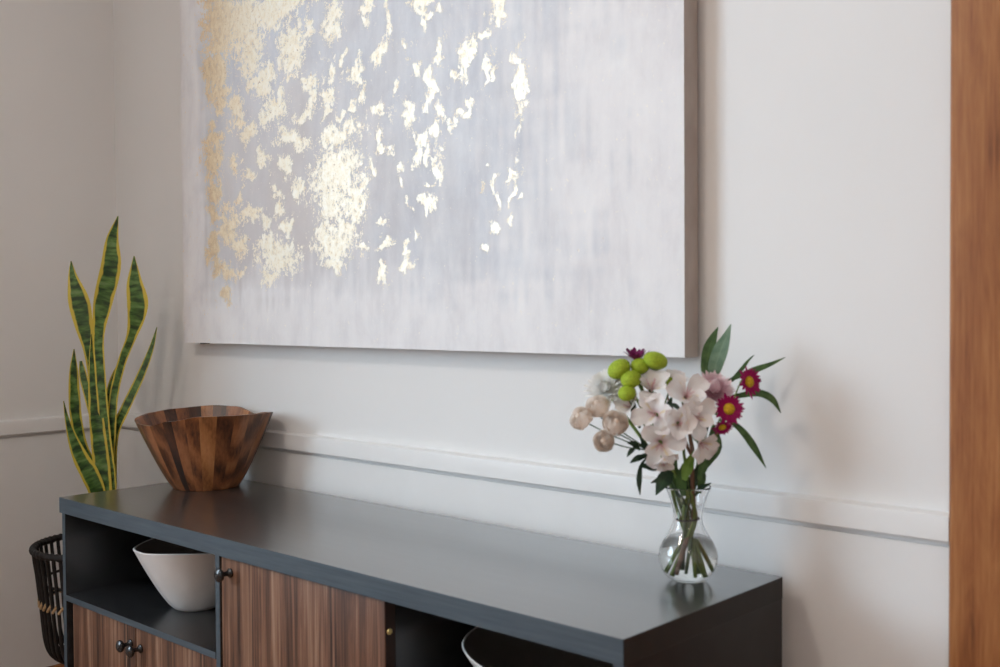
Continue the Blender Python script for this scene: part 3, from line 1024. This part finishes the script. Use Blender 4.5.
sp = thing('snake_plant', (BX, BY, Z(-.464 + BZ0)), 'tall snake plant with yellow-edged banded leaves in the black rattan basket', 'plant')
v, f = lathe_data([(0, 0), (.052, 0), (.066, .17), (.070, .17), (.070, .182), (.064, .182), (.062, .165), (0, .165)], 36, (BX, BY, Z(-.464 + BZ0)))
pyobj('pot', v, f, M['pot'], sp, sm=30)
v, f = lathe_data([(.0615, .166), (.05, .170), (.02, .174), (0, .175)], 30, (BX, BY, Z(-.464 + BZ0)))
pyobj('soil', v, f, M['soil'], sp, sm=60)
DP = (Vector((BX, BY, Z(0))) - CAM).dot(CW)
SNAKE = [  # (points (px, py), half widths px, depth shift base->tip, twist)
    ([(118, 216), (112, 240), (110.5, 267), (103, 301), (98.5, 335), (100, 370), (105, 430), (111, 490), (108, 560)], [.5, 6, 9.5, 9, 5.5, 5, 5, 5.5, 6], (.00, -.02), (12, -14)),
    ([(71, 261), (73, 277), (79, 301), (84, 326), (89, 350), (93, 378), (99, 425), (102, 485), (103, 560)], [.5, 4.5, 10, 8.5, 5.5, 4.5, 4.5, 5, 5], (.012, .01), (-14, 10)),
    ([(134, 256), (134.5, 283), (137.5, 302), (136, 319), (131, 338), (122, 362), (114, 396), (111, 440), (108, 490), (106, 560)], [.5, 7.5, 10, 8, 4.8, 4.2, 4.2, 4.5, 5, 5], (.02, -.01), (18, -10)),
    ([(157, 327), (151, 350), (140, 378), (125, 410), (114, 438), (112, 490), (110, 560)], [.4, 2.6, 4, 4.6, 4.6, 5, 5], (.03, .02), (30, 20)),
    ([(74, 349), (73.5, 370), (74, 395), (76, 420), (83, 447), (95, 476), (99, 520), (101, 560)], [.5, 4, 5.5, 5.5, 4.5, 4.5, 5, 5], (.025, .04), (-20, -12)),
    ([(81, 361), (83.5, 376), (89, 398), (96, 430), (101, 490), (103, 560)], [1.5, 4, 4, 4, 4.5, 5], (.035, .05), (10, 20)),
    ([(63.5, 401), (67, 420), (73, 441), (81, 460), (90, 476), (98, 500), (101, 560)], [.4, 2.2, 5, 7.5, 8.5, 7.5, 6], (-.022, -.05), (-12, -30)),
    ([(91.5, 334), (91.5, 360), (94.5, 400), (98.5, 440), (102, 470), (104, 505), (104, 560)], [.4, 2.6, 6, 7.5, 8, 8, 7], (-.012, -.012), (10, -20)),
    ([(121, 359), (114, 380), (108.5, 405), (106, 440), (105, 490), (105, 560)], [.5, 4, 4.5, 4.5, 5, 5], (.038, .05), (-10, 15)),
]
for pts, hw, dd, tw in SNAKE:
    n_ = len(pts)
    P = []
    for i, (x, y) in enumerate(pts):
        s = 1 - i / (n_ - 1)
        P.append(at(x, y, DP + dd[0] + (dd[1] - dd[0]) * s))
    P = P[::-1]
    blade('leaf', P, [h * DP / FPX for h in hw[::-1]], M['snake'], sp, tw, .0016, .22, 6)

# ------------------------------------------------------------------ glass vase
def m_glass(name, ior, col=(1, 1, 1)):
    m, nt, p = mat_new(name)
    p.inputs['Base Color'].default_value = (*col, 1)
    p.inputs['Roughness'].default_value = 0.0
    p.inputs['IOR'].default_value = ior
    p.inputs['Transmission Weight'].default_value = 1.0
    return m
VC = onz(688, 580.3, Z(0))
VC.z = Z(0) + .0004
DV = (VC - CAM).dot(CW)
vase = thing('glass_vase', VC, 'small clear glass bud vase with a round belly, half full of water, on the sideboard', 'vase')
OUT = [(0, 0), (.019, 0), (.025, .0015), (.032, .007), (.038, .0155), (.0422, .027), (.0433, .036), (.0418, .046), (.037, .057), (.0305, .067), (.0255, .076),
       (.0222, .085), (.0213, .092), (.0222, .102), (.0250, .115), (.0290, .127), (.0330, .136), (.0340, .1385)]
INN = [(.0333, .1392), (.0318, .1355), (.0275, .1265), (.0234, .1145), (.0205, .102), (.0196, .092), (.0205, .085), (.0238, .0755), (.0288, .0665),
       (.0352, .0565), (.0400, .046), (.0415, .036), (.0404, .027), (.0362, .0165), (.030, .0095), (.020, .006), (0, .005)]
v, f = lathe_data(OUT + INN, 64, VC)
pyobj('glass', v, f, m_glass('clear_glass', 1.46), vase, sm=80)
WL = .0640
wp = [(0, .0049), (.0201, .0058), (.0303, .0093), (.0366, .0163), (.0408, .027), (.0419, .036), (.0404, .046), (.0356, .0566), (.0305, WL - .0005), (.0300, WL), (0, WL)]
v, f = lathe_data(wp, 64, VC)
pyobj('water', v, f, m_glass('water', 1.33, (.97, .985, .96)), vase, sm=50)

# ------------------------------------------------------------------ flowers
def V(px, py, d=0.0):
    """a point of the bouquet: d metres beyond (+) or in front of (-) the vase's axis"""
    return at(px, py, DV + d)
PX = DV / FPX
def dirv(r, u, t):
    """direction from right / up / towards-viewer components"""
    return (RH * r + Vector((0, 0, 1)) * u - AH * t).normalized()

def stem_path(i, n, top, tdir, via=None):
    g = 2 * math.pi * i / n + .4
    o = Vector((math.cos(g), math.sin(g), 0))
    ring = .0098 if i % 2 else .0140
    tie = VC + o * ring * .82 + Vector((0, 0, .091))
    bot = VC - (Matrix.Rotation(.5, 3, 'Z') @ o) * (.020 + .004 * (i % 3)) + Vector((0, 0, .0125 + .003 * (i % 3)))
    d = top - tie
    lat = Vector((d.x, d.y, 0)) * (.046 / max(d.z, .05))
    lip = tie + lat + Vector((0, 0, .046))
    q = lip - VC
    q.z = 0
    if q.length > .024:
        lip = VC + q * (.024 / q.length) + Vector((0, 0, .137))
    pre = top - Vector(tdir) * (.022 if (top - lip).length > .05 else .01)
    P = [bot, tie, lip]
    if via is not None:
        P += [via]
    P += [pre, top]
    return catmull(P, 6)

NS = 11
petal_cache = {}
def petal_mesh(key, mat, Ln, Wd, a0, a1, cup, wprof, nl=8, nw=6, ruffle=.0):
    if key in petal_cache:
        return petal_cache[key]
    vs, fs, uv = [], [], []
    x = z = 0.0
    for i in range(nl + 1):
        s = i / nl
        ang = math.radians(a0 + (a1 - a0) * s ** .8)
        if i:
            x += math.cos(ang) * Ln / nl
            z += math.sin(ang) * Ln / nl
        w = Wd * float(np.interp(s, [q[0] for q in wprof], [q[1] for q in wprof]))
        nx_, nz_ = -math.sin(ang), math.cos(ang)
        for k in range(nw + 1):
            u = -1 + 2 * k / nw
            c = cup * w * u * u + ruffle * w * math.sin(u * 5 + s * 7) * s
            vs.append((x + nx_ * c, u * w, z + nz_ * c))
            uv.append(((u + 1) / 2, s))
    for i in range(nl):
        for k in range(nw):
            a = i * (nw + 1) + k
            fs.append((a, a + 1, a + nw + 2, a + nw + 1))
    me = bpy.data.meshes.new('petal')
    me.from_pydata(vs, [], fs)
    ul = me.uv_layers.new(name='uv')
    for lp in me.loops:
        ul.data[lp.index].uv = uv[lp.vertex_index]
    me.materials.append(mat)
    smooth(me)
    petal_cache[key] = me
    return me
def put(me, name, parent, mw):
    o = bpy.data.objects.new(name, me)
    return link(o, parent, mw)
WP_OUT = [(0, .14), (.2, .3), (.45, .75), (.7, 1.0), (.86, .82), (.96, .38), (1, .06)]
WP_IN = [(0, .14), (.25, .34), (.55, .8), (.75, 1.0), (.9, .72), (1, .08)]

def alstroemeria(parent, pos, n, size, roll, openness=0):
    n = Vector(n).normalized()
    Mx = Matrix.Translation(pos - n * size * .45) @ frame_to(n) @ Matrix.Rotation(math.radians(roll), 4, 'Z')
    v, f = lathe_data([(0, -.010), (.0022, -.009), (.0034, -.004), (.0030, .001), (.0036, .006), (0, .007)], 12)
    fl = pyobj('flower', v, f, M['calyx'], parent, sm=50, mw=Mx)
    key = 'o%d' % openness
    mo = petal_mesh('ao' + key, M['alstro_outer'], 1, .34, 78 - openness * 8, 8 - openness * 12, .35, WP_OUT, ruffle=.11)
    mi = petal_mesh('ai' + key, M['alstro_inner'], 1, .25, 80 - openness * 8, 30 - openness * 10, .3, WP_IN, ruffle=.08)
    for k in range(3):
        for me, off, sc in ((mo, 0, 1.0), (mi, 60, .95)):
            R = Matrix.Rotation(math.radians(120 * k + off + random.uniform(-9, 9)), 4, 'Z') @ Matrix.Rotation(math.radians(random.uniform(-16, 14)), 4, 'Y')
            s = size * sc * random.uniform(.92, 1.06)
            put(me, 'petal', fl, Mx @ R @ Matrix.Diagonal((s, s, s, 1)))
    st = []
    for k in range(5):
        a = random.uniform(0, 6.28)
        st.append(tube_data(catmull([(0, 0, 0), (.05 * math.cos(a), .05 * math.sin(a), .35), (.16 * math.cos(a), .16 * math.sin(a), .62)], 3), .012, 5))
    v, f = join_data(st)
    pyobj('stamens', v, f, M['alstro_outer'], fl, sm=60, mw=Mx @ Matrix.Diagonal((size, size, size, 1)))
    return fl

def spray(parent, main_top, node, heads, mat, rm=.0028, rb=.0014, i=0, nodedir=(0, 0, 1)):
    """main stem to the branching node and one branch to each head (position, facing)"""
    parts = [tube_data(stem_path(i, NS, node, Vector(nodedir)), rm, 8)]
    for pos, n in heads:
        n = Vector(n).normalized()
        mid = node.lerp(pos, .5) + Vector((0, 0, -.004))
        parts.append(tube_data(catmull([node - Vector(nodedir) * .004, mid, pos - n * .010, pos], 4), rb, 6))
    v, f = join_data(parts)
    return pyobj('stem', v, f, mat, parent, sm=60)

def leafblade(parent, pts, hw, mat, dd=0.0, tw=(20, -20), fold=.15):
    if isinstance(dd, (int, float)):
        dd = (dd, dd)
    n_ = len(pts)
    P = [V(x, y, dd[0] + (dd[1] - dd[0]) * i / (n_ - 1)) for i, (x, y) in enumerate(pts)]
    return blade('leaf', P, [h * PX for h in hw], mat, parent, tw, .0005, fold, 4)

# two stems of alstroemeria
heads = [(651, 384, -.012, (-.10, .75, .65), .044, 20, 0), (653, 413, -.035, (-.45, .25, .85), .043, 75, 1),
         (660, 446, -.040, (-.15, -.25, .95), .042, 10, 1), (628, 405, -.005, (-.5, .5, .7), .034, 40, 0), (664, 462, -.036, (.1, -.75, .6), .030, 40, 0)]
t = thing('alstroemeria_stem', VC, 'white alstroemeria stem with open blooms between the peach roses and the vase mouth', 'flower', 'alstroemeria in the glass vase')
hp = [(V(x, y, d), dirv(*n)) for x, y, d, n, s, r, o_ in heads]
spray(t, None, V(668, 452, -.012), [(p - n * .022, n) for p, n in hp], M['stem'], i=0, nodedir=dirv(-.2, 1, .1))
for (p, n), (x, y, d, nn, s, r, o_) in zip(hp, heads):
    alstroemeria(t, p, n, s, r, o_)
leafblade(t, [(672, 470), (664, 480), (656, 495)], [3, 7.5, .6], M['leaf_dark'], (-.01, -.03))
leafblade(t, [(668, 474), (660, 479), (651, 483)], [2, 3, .5], M['leaf_dark'], (-.0, -.015))
leafblade(t, [(684, 480), (688, 466), (694, 451)], [2.5, 5.5, .6], M['leaf_fresh'], (-.018, -.03))

heads = [(688, 394, -.035, (.10, .45, .85), .046, 50, 1), (679, 424, -.050, (.0, .1, 1), .038, 15, 0),
         (704, 446, -.040, (.45, -.45, .75), .037, 80, 0), (697, 417, -.045, (.35, .0, .9), .041, 30, 1), (674, 380, -.002, (.2, .85, .35), .034, 30, 0)]
t = thing('alstroemeria_stem', VC, 'white alstroemeria stem with open blooms next to the magenta asters', 'flower', 'alstroemeria in the glass vase')
hp = [(V(x, y, d), dirv(*n)) for x, y, d, n, s, r, o_ in heads]
spray(t, None, V(692, 455, -.014), [(p - n * .022, n) for p, n in hp], M['stem_red'], i=1, nodedir=dirv(.05, 1, .1), rm=.0032)
for (p, n), (x, y, d, nn, s, r, o_) in zip(hp, heads):
    alstroemeria(t, p, n, s, r, o_)
leafblade(t, [(706, 466), (714, 446), (713, 424)], [3, 8, 1], M['leaf_mid'], (.0, .012), (10, -10))
leafblade(t, [(699, 480), (705, 462), (713, 447)], [2, 5, .6], M['leaf_mid'], (-.012, -.02))
leafblade(t, [(679, 486), (673, 470), (676, 455)], [2, 5, .8], M['leaf_mid'], (.0, .0))

# spray roses
def rose(parent, pos, n, size):
    n = Vector(n).normalized()
    Mx = Matrix.Translation(pos) @ frame_to(n) @ Matrix.Rotation(random.uniform(0, 6), 4, 'Z') @ Matrix.Diagonal((size, size, size, 1))
    v, f = lathe_data([(0, -.75), (.14, -.72), (.25, -.55), (.30, -.40), (.1, -.3), (0, -.3)], 14)
    fl = pyobj('flower', v, f, M['calyx'], parent, sm=50, mw=Mx)
    v, f = lathe_data([(0, -.4), (.26, -.3), (.33, .1), (.29, .5), (.20, .70), (.10, .78), (0, .80)], 18)
    pyobj('bud', v, f, M['rose'], fl, sm=60, uvs=[(.5, .6)] * len(v), mw=Mx)
    for li, (num, R, top, half, flare) in enumerate(((5, 1.0, .34, .80, .16), (5, .93, .50, .80, .06), (5, .82, .63, .80, -.02), (4, .70, .72, .95, -.08), (4, .56, .79, .95, -.10), (3, .42, .84, 1.25, -.12))):
        key = 'rose%d' % li
        if key not in petal_cache:
            vs, fs, uv = [], [], []
            nl, nw = 8, 8
            for i in range(nl + 1):
                s = i / nl
                for k in range(nw + 1):
                    u = -1 + 2 * k / nw
                    edge = 1 - .32 * abs(u) ** 3
                    zz = -.55 + (top + .55 + .05 * math.sin(u * 4 + li * 2)) * s * edge
                    r = R * (math.sin(min(1, s * 1.25) * math.pi / 2) ** .8) * (1 - .10 * s * s) + flare * max(0, s - .7) * 2
                    r = max(r, .06)
                    a = u * half * (.55 + .45 * s)
                    rr = r * (1 + .05 * u)
                    vs.append((rr * math.cos(a), rr * math.sin(a), zz))
                    uv.append(((u + 1) / 2, s))
            for i in range(nl):
                for k in range(nw):
                    a = i * (nw + 1) + k
                    fs.append((a, a + 1, a + nw + 2, a + nw + 1))
            me = bpy.data.meshes.new('petal')
            me.from_pydata(vs, [], fs)
            ul = me.uv_layers.new(name='uv')
            for lp in me.loops:
                ul.data[lp.index].uv = uv[lp.vertex_index]
            me.materials.append(M['rose'])
            smooth(me)
            petal_cache[key] = me
        for k in range(num):
            a = 2 * math.pi * k / num + li * .5 + random.uniform(-.1, .1)
            put(petal_cache[key], 'petal', fl, Mx @ Matrix.Rotation(a, 4, 'Z'))
t = thing('spray_rose_stem', VC, 'stem of small peach spray roses leaning out over the sideboard', 'flower')
heads = [(582, 419, -.020, (-.6, .45, .65), .0180), (598, 408, -.008, (-.25, .7, .65), .0190), (615, 424, -.030, (.05, .5, .85), .0195), (604, 441, -.032, (-.2, .1, .95), .0160)]
hp = [(V(x, y, d), dirv(*n)) for x, y, d, n, s in heads]
spray(t, None, V(648, 448, -.010), [(p - n * s_[4] * .6, n) for (p, n), s_ in zip(hp, heads)], M['stem_dark'], i=2, rm=.0024, rb=.0010, nodedir=dirv(-.6, .8, .1))
for (p, n), h in zip(hp, heads):
    rose(t, p, n, h[4])
for pts, hw in (([(640, 450), (634, 444), (627, 443)], [1, 3, .4]), ([(646, 456), (638, 458), (630, 463)], [1, 3.2, .4]), ([(650, 452), (645, 446), (640, 437)], [1, 3, .4]),
                ([(652, 462), (646, 466), (639, 466)], [1, 2.6, .4]), ([(636, 447), (631, 451), (627, 457)], [.8, 2.4, .4])):
    leafblade(t, pts, hw, M['leaf_dark'], (-.012, -.02))

# mums with many thin petals
def mum(parent, pos, n, R, mat, npet, elev0, elev1, pw, curve=.5, name='petals', zsq=.8):
    n = Vector(n).normalized()
    Mx = Matrix.Translation(pos) @ frame_to(n)
    parts, uvs = [], []
    for k in range(npet):
        s = (k + .5) / npet
        a = k * 2.39996
        el = math.radians(elev0 + (elev1 - elev0) * s)          # outer petals first
        Ln = R * (1.0 - .22 * s) * random.uniform(.9, 1.08)
        ca, sa = math.cos(a), math.sin(a)
        vs = []
        nl = 5
        x = z = 0
        for i in range(nl + 1):
            q = i / nl
            e2 = el + (q - .35) * curve
            if i:
                x += math.cos(e2) * Ln / nl
                z += math.sin(e2) * Ln / nl * zsq
            w = pw * [.35, .7, .95, 1, .85, .35][i]
            for sd in (-1, 0, 1):
                y = sd * w
                zz = z + (abs(sd) * w * .35)
                vs.append((x * ca - y * sa, x * sa + y * ca, zz))
                uvs.append(((sd + 1) / 2, q))
        fs = []
        for i in range(nl):
            for j in range(2):
                b = i * 3 + j
                fs.append((b, b + 1, b + 4, b + 3))
        parts.append((vs, fs))
    v, f = join_data(parts)
    fv, ff = lathe_data([(0, -.35 * R), (.12 * R, -.30 * R), (.30 * R, -.06 * R), (.2 * R, .02 * R), (0, .05 * R)], 16)
    fl = pyobj('flower', fv, ff, M['calyx'], parent, sm=50, mw=Mx)
    pyobj(name, v, f, mat, fl, sm=60, uvs=uvs, mw=Mx)
    return fl, Mx
def bumpy(rx, rz, nb, amp, seg=26, rings=16, zmin=-1.0):
    pts = []
    for k in range(nb):
        y = 1 - 2 * (k + .5) / nb
        r = math.sqrt(1 - y * y)
        pts.append((r * math.cos(k * 2.39996), r * math.sin(k * 2.39996), y))
    A = np.array(pts)
    cut = 1 - 2.2 / nb
    vs, fs = lathe_data([(math.sin(q), -math.cos(q)) if 0 < i < rings else (0, -1 if i == 0 else 1) for i, q in enumerate(np.linspace(0, math.pi, rings + 1))], seg)
    out = []
    for p in vs:
        d = np.array(p)
        c = float((A @ d).max())
        k = 1 + amp * (max(0, c - cut) / (1 - cut) - .5)
        out.append((p[0] * rx * k, p[1] * rx * k, max(p[2], zmin) * rz * k))
    return out, fs

t = thing('chrysanthemum_stem', VC, 'white fluffy chrysanthemum stem behind the peach roses', 'flower')
p, n = V(607, 390, .022), dirv(-.35, .5, .7)
v, f = tube_data(stem_path(3, NS, p - n * .006, n, V(650, 450, .015)), .0026, 8)
pyobj('stem', v, f, M['stem'], t, sm=60)
mum(t, p, n, .036, M['whitemum'], 120, 2, 84, .0034)

t = thing('chrysanthemum_stem', VC, 'pale pink chrysanthemum stem beside the magenta asters', 'flower')
p, n = V(712, 391, .010), dirv(.15, .75, .55)
v, f = tube_data(stem_path(7, NS, p - n * .006, n, V(702, 450, .008)), .0026, 8)
pyobj('stem', v, f, M['stem'], t, sm=60)
mum(t, p, n, .037, M['pinkmum'], 240, -6, 86, .0023, .8)

t = thing('button_chrysanthemum_stem', VC, 'stem of lime green button chrysanthemums at the top of the bouquet', 'flower')
heads = [(619, 369, .004, (-.55, .8, .25), 12.2, 8.8), (655.5, 360.5, -.004, (.25, .95, .2), 12.2, 8.5), (640, 366, .002, (-.05, .95, .3), 9.5, 7.5),
         (631, 379, -.010, (-.2, .85, .5), 10.5, 8), (627, 393, -.016, (-.3, .75, .6), 9, 6.8), (671, 384, -.006, (.2, .9, .4), 6.8, 7.5)]
hp = [(V(x, y, d), dirv(*n)) for x, y, d, n, a, b in heads]
spray(t, None, V(655, 430, .004), [(p - n * b * PX, n) for (p, n), (x, y, d, nn, a, b) in zip(hp, heads)], M['stem'], i=4, rm=.0026, rb=.0011, nodedir=dirv(-.2, 1, 0))
for (p, n), (x, y, d, nn, a, b) in zip(hp, heads):
    v, f = bumpy(a * PX, b * PX, 330, .05, 40, 24)
    Mx = Matrix.Translation(p) @ frame_to(n)
    fl = pyobj('flower', v, f, M['button'], t, sm=180, mw=Mx)
    v, f = lathe_data([(0, -1.15 * b * PX), (.35 * a * PX, -1.1 * b * PX), (.6 * a * PX, -.84 * b * PX), (0, -.7 * b * PX)], 14)
    pyobj('calyx', v, f, M['calyx'], fl, sm=50, mw=Mx)
leafblade(t, [(640, 428), (634, 412), (634, 396)], [1, 3, .5], M['leaf_dark'], (.0, -.012))
leafblade(t, [(668, 428), (667, 412), (672, 396)], [1.5, 4.5, .6], M['leaf_dark'], (-.01, -.02))
leafblade(t, [(668, 404), (676, 406), (682, 413)], [1, 2.2, .4], M['leaf_dark'], (-.02, -.03))

def aster(parent, pos, n, R, mat, elev=6, rays=17, disc=True):
    fl, Mx = mum(parent, pos, n, R, mat, rays * 2, elev, elev + 16, R * (.105 if disc else .13), .12, 'ray_petals', 1.0)
    if disc:
        v, f = bumpy(R * .34, R * .18, 90, .08, 26, 14)
        pyobj('disc', [(a, b, c + R * .14) for a, b, c in v], f, M['disc'], fl, sm=180, mw=Mx)
t = thing('aster_stem', VC, 'stem of magenta asters with yellow centres facing out beside the pink chrysanthemum', 'flower')
heads = [(728.5, 409, -.030, (.05, .12, 1), .0245), (747.5, 382, -.020, (.55, .10, .8), .0245), (722, 426, -.020, (.1, -.6, .7), .0170)]
hp = [(V(x, y, d), dirv(*n)) for x, y, d, n, s in heads]
spray(t, None, V(708, 448, -.004), [(p - n * .004, n) for p, n in hp], M['stem'], i=5, rm=.0026, rb=.0012, nodedir=dirv(.3, 1, 0))
for (p, n), h in zip(hp, heads):
    aster(t, p, n, h[4], M['magenta'])
t = thing('aster_stem', VC, 'purple aster stem poking up behind the lime green button flowers', 'flower')
p, n = V(636, 361, .016), dirv(-.06, .97, .22)
v, f = tube_data(stem_path(6, NS, p - n * .004, n, V(660, 430, .016)), .0026, 8)
pyobj('stem', v, f, M['stem'], t, sm=60)
aster(t, p, n, .0255, M['purple'], 34, 9, False)

# foliage stems with long leaves
t = thing('foliage_stem', VC, 'leafy green stem with long pointed leaves spreading on the aster side of the bouquet', 'foliage')
v, f = tube_data(stem_path(8, NS, V(716, 385, .028), dirv(.2, 1, -.1), V(704, 440, .018)), .0026, 8)
pyobj('stem', v, f, M['stem_dark'], t, sm=60)
leafblade(t, [(706, 382), (706, 368), (709, 350), (713, 338), (718, 327)], [2, 5.5, 6.5, 4, .4], M['leaf_mid'], (.028, .04), (-20, 10))
leafblade(t, [(713, 382), (715, 368), (721, 350), (726, 338), (731, 324)], [2.5, 7, 7.5, 4.5, .4], M['leaf_pale'], (.026, .02), (15, 25))
leafblade(t, [(716, 388), (735, 378), (755, 370), (771, 364), (785, 357.5)], [1, 2, 3.2, 2, .3], M['leaf_mid'], (.028, .03), (30, 10))
leafblade(t, [(716, 390), (732, 380), (742, 369), (748, 361), (754, 355)], [1, 2, 2, 1.3, .3], M['leaf_mid'], (.027, .045), (10, 30))
leafblade(t, [(714, 400), (738, 396), (758, 393), (772, 399), (781, 413)], [1, 2.5, 3.6, 3.4, .3], M['leaf_mid'], (.024, .0), (20, -10))
leafblade(t, [(712, 412), (728, 420), (741, 430), (753, 446), (766, 468)], [1, 1.8, 3.2, 3.6, .3], M['leaf_mid'], (.020, -.01), (25, 30))
t = thing('foliage_stem', VC, 'short dark leafy sprig hanging low at the mouth of the vase', 'foliage')
v, f = tube_data(stem_path(9, NS, V(664, 462, -.002), dirv(-.5, .8, .2)), .0016, 8)
pyobj('stem', v, f, M['stem_dark'], t, sm=60)
leafblade(t, [(660, 462), (648, 458), (641, 466), (639, 480), (640, 495)], [.6, .8, 1.6, 2.8, .4], M['leaf_dark'], (-.004, -.02), (25, 15))
leafblade(t, [(666, 466), (656, 459), (646, 456), (638, 457)], [1, 3.5, 3, .4], M['leaf_dark'], (-.003, -.02), (10, -20))
leafblade(t, [(664, 464), (655, 468), (646, 466), (641, 463)], [1, 3, 2.5, .4], M['leaf_dark'], (-.003, -.016), (10, -20))
leafblade(t, [(695, 496), (701, 488), (711, 483)], [1, 2.6, .5], M['leaf_dark'], (-.008, -.02), (10, -20))
leafblade(t, [(676, 492), (676, 476), (672, 462)], [1.5, 5, .8], M['leaf_mid'], (-.004, -.002), (10, -20))
leafblade(t, [(684, 496), (681, 480), (683, 464)], [2, 5.5, .8], M['leaf_mid'], (-.012, -.02), (10, -20))
leafblade(t, [(692, 496), (694, 478), (700, 464)], [2, 4.5, .8], M['leaf_dark'], (-.006, -.012), (10, -20))
leafblade(t, [(672, 488), (666, 474), (664, 460)], [1.5, 4.5, .8], M['leaf_mid'], (.006, .004), (10, -20))
leafblade(t, [(688, 498), (686, 482), (678, 470)], [1.5, 4.5, .8], M['leaf_dark'], (.01, .01), (10, -20))
leafblade(t, [(700, 494), (701, 476), (697, 460)], [1.5, 5, .8], M['leaf_mid'], (.008, .010), (10, -20))
t = thing('foliage_stem', VC, 'bare green stem standing upright among the flower stems in the vase', 'foliage')
v, f = tube_data(stem_path(10, NS, V(684, 440, .006), dirv(0, 1, 0)), .0024, 8)
pyobj('stem', v, f, M['stem'], t, sm=60)

# elastic band around the stems in the vase's neck
P = [VC + Vector((.0163 * math.cos(a), .0163 * math.sin(a), .0905 + .0012 * math.sin(a + 1))) for a in np.linspace(0, 2 * math.pi, 49)[:-1]]
o = tube('elastic_band', P, .0012, M['band'], None, 8, True)
tag(o, 'black elastic band tied around the flower stems inside the vase neck', 'band')
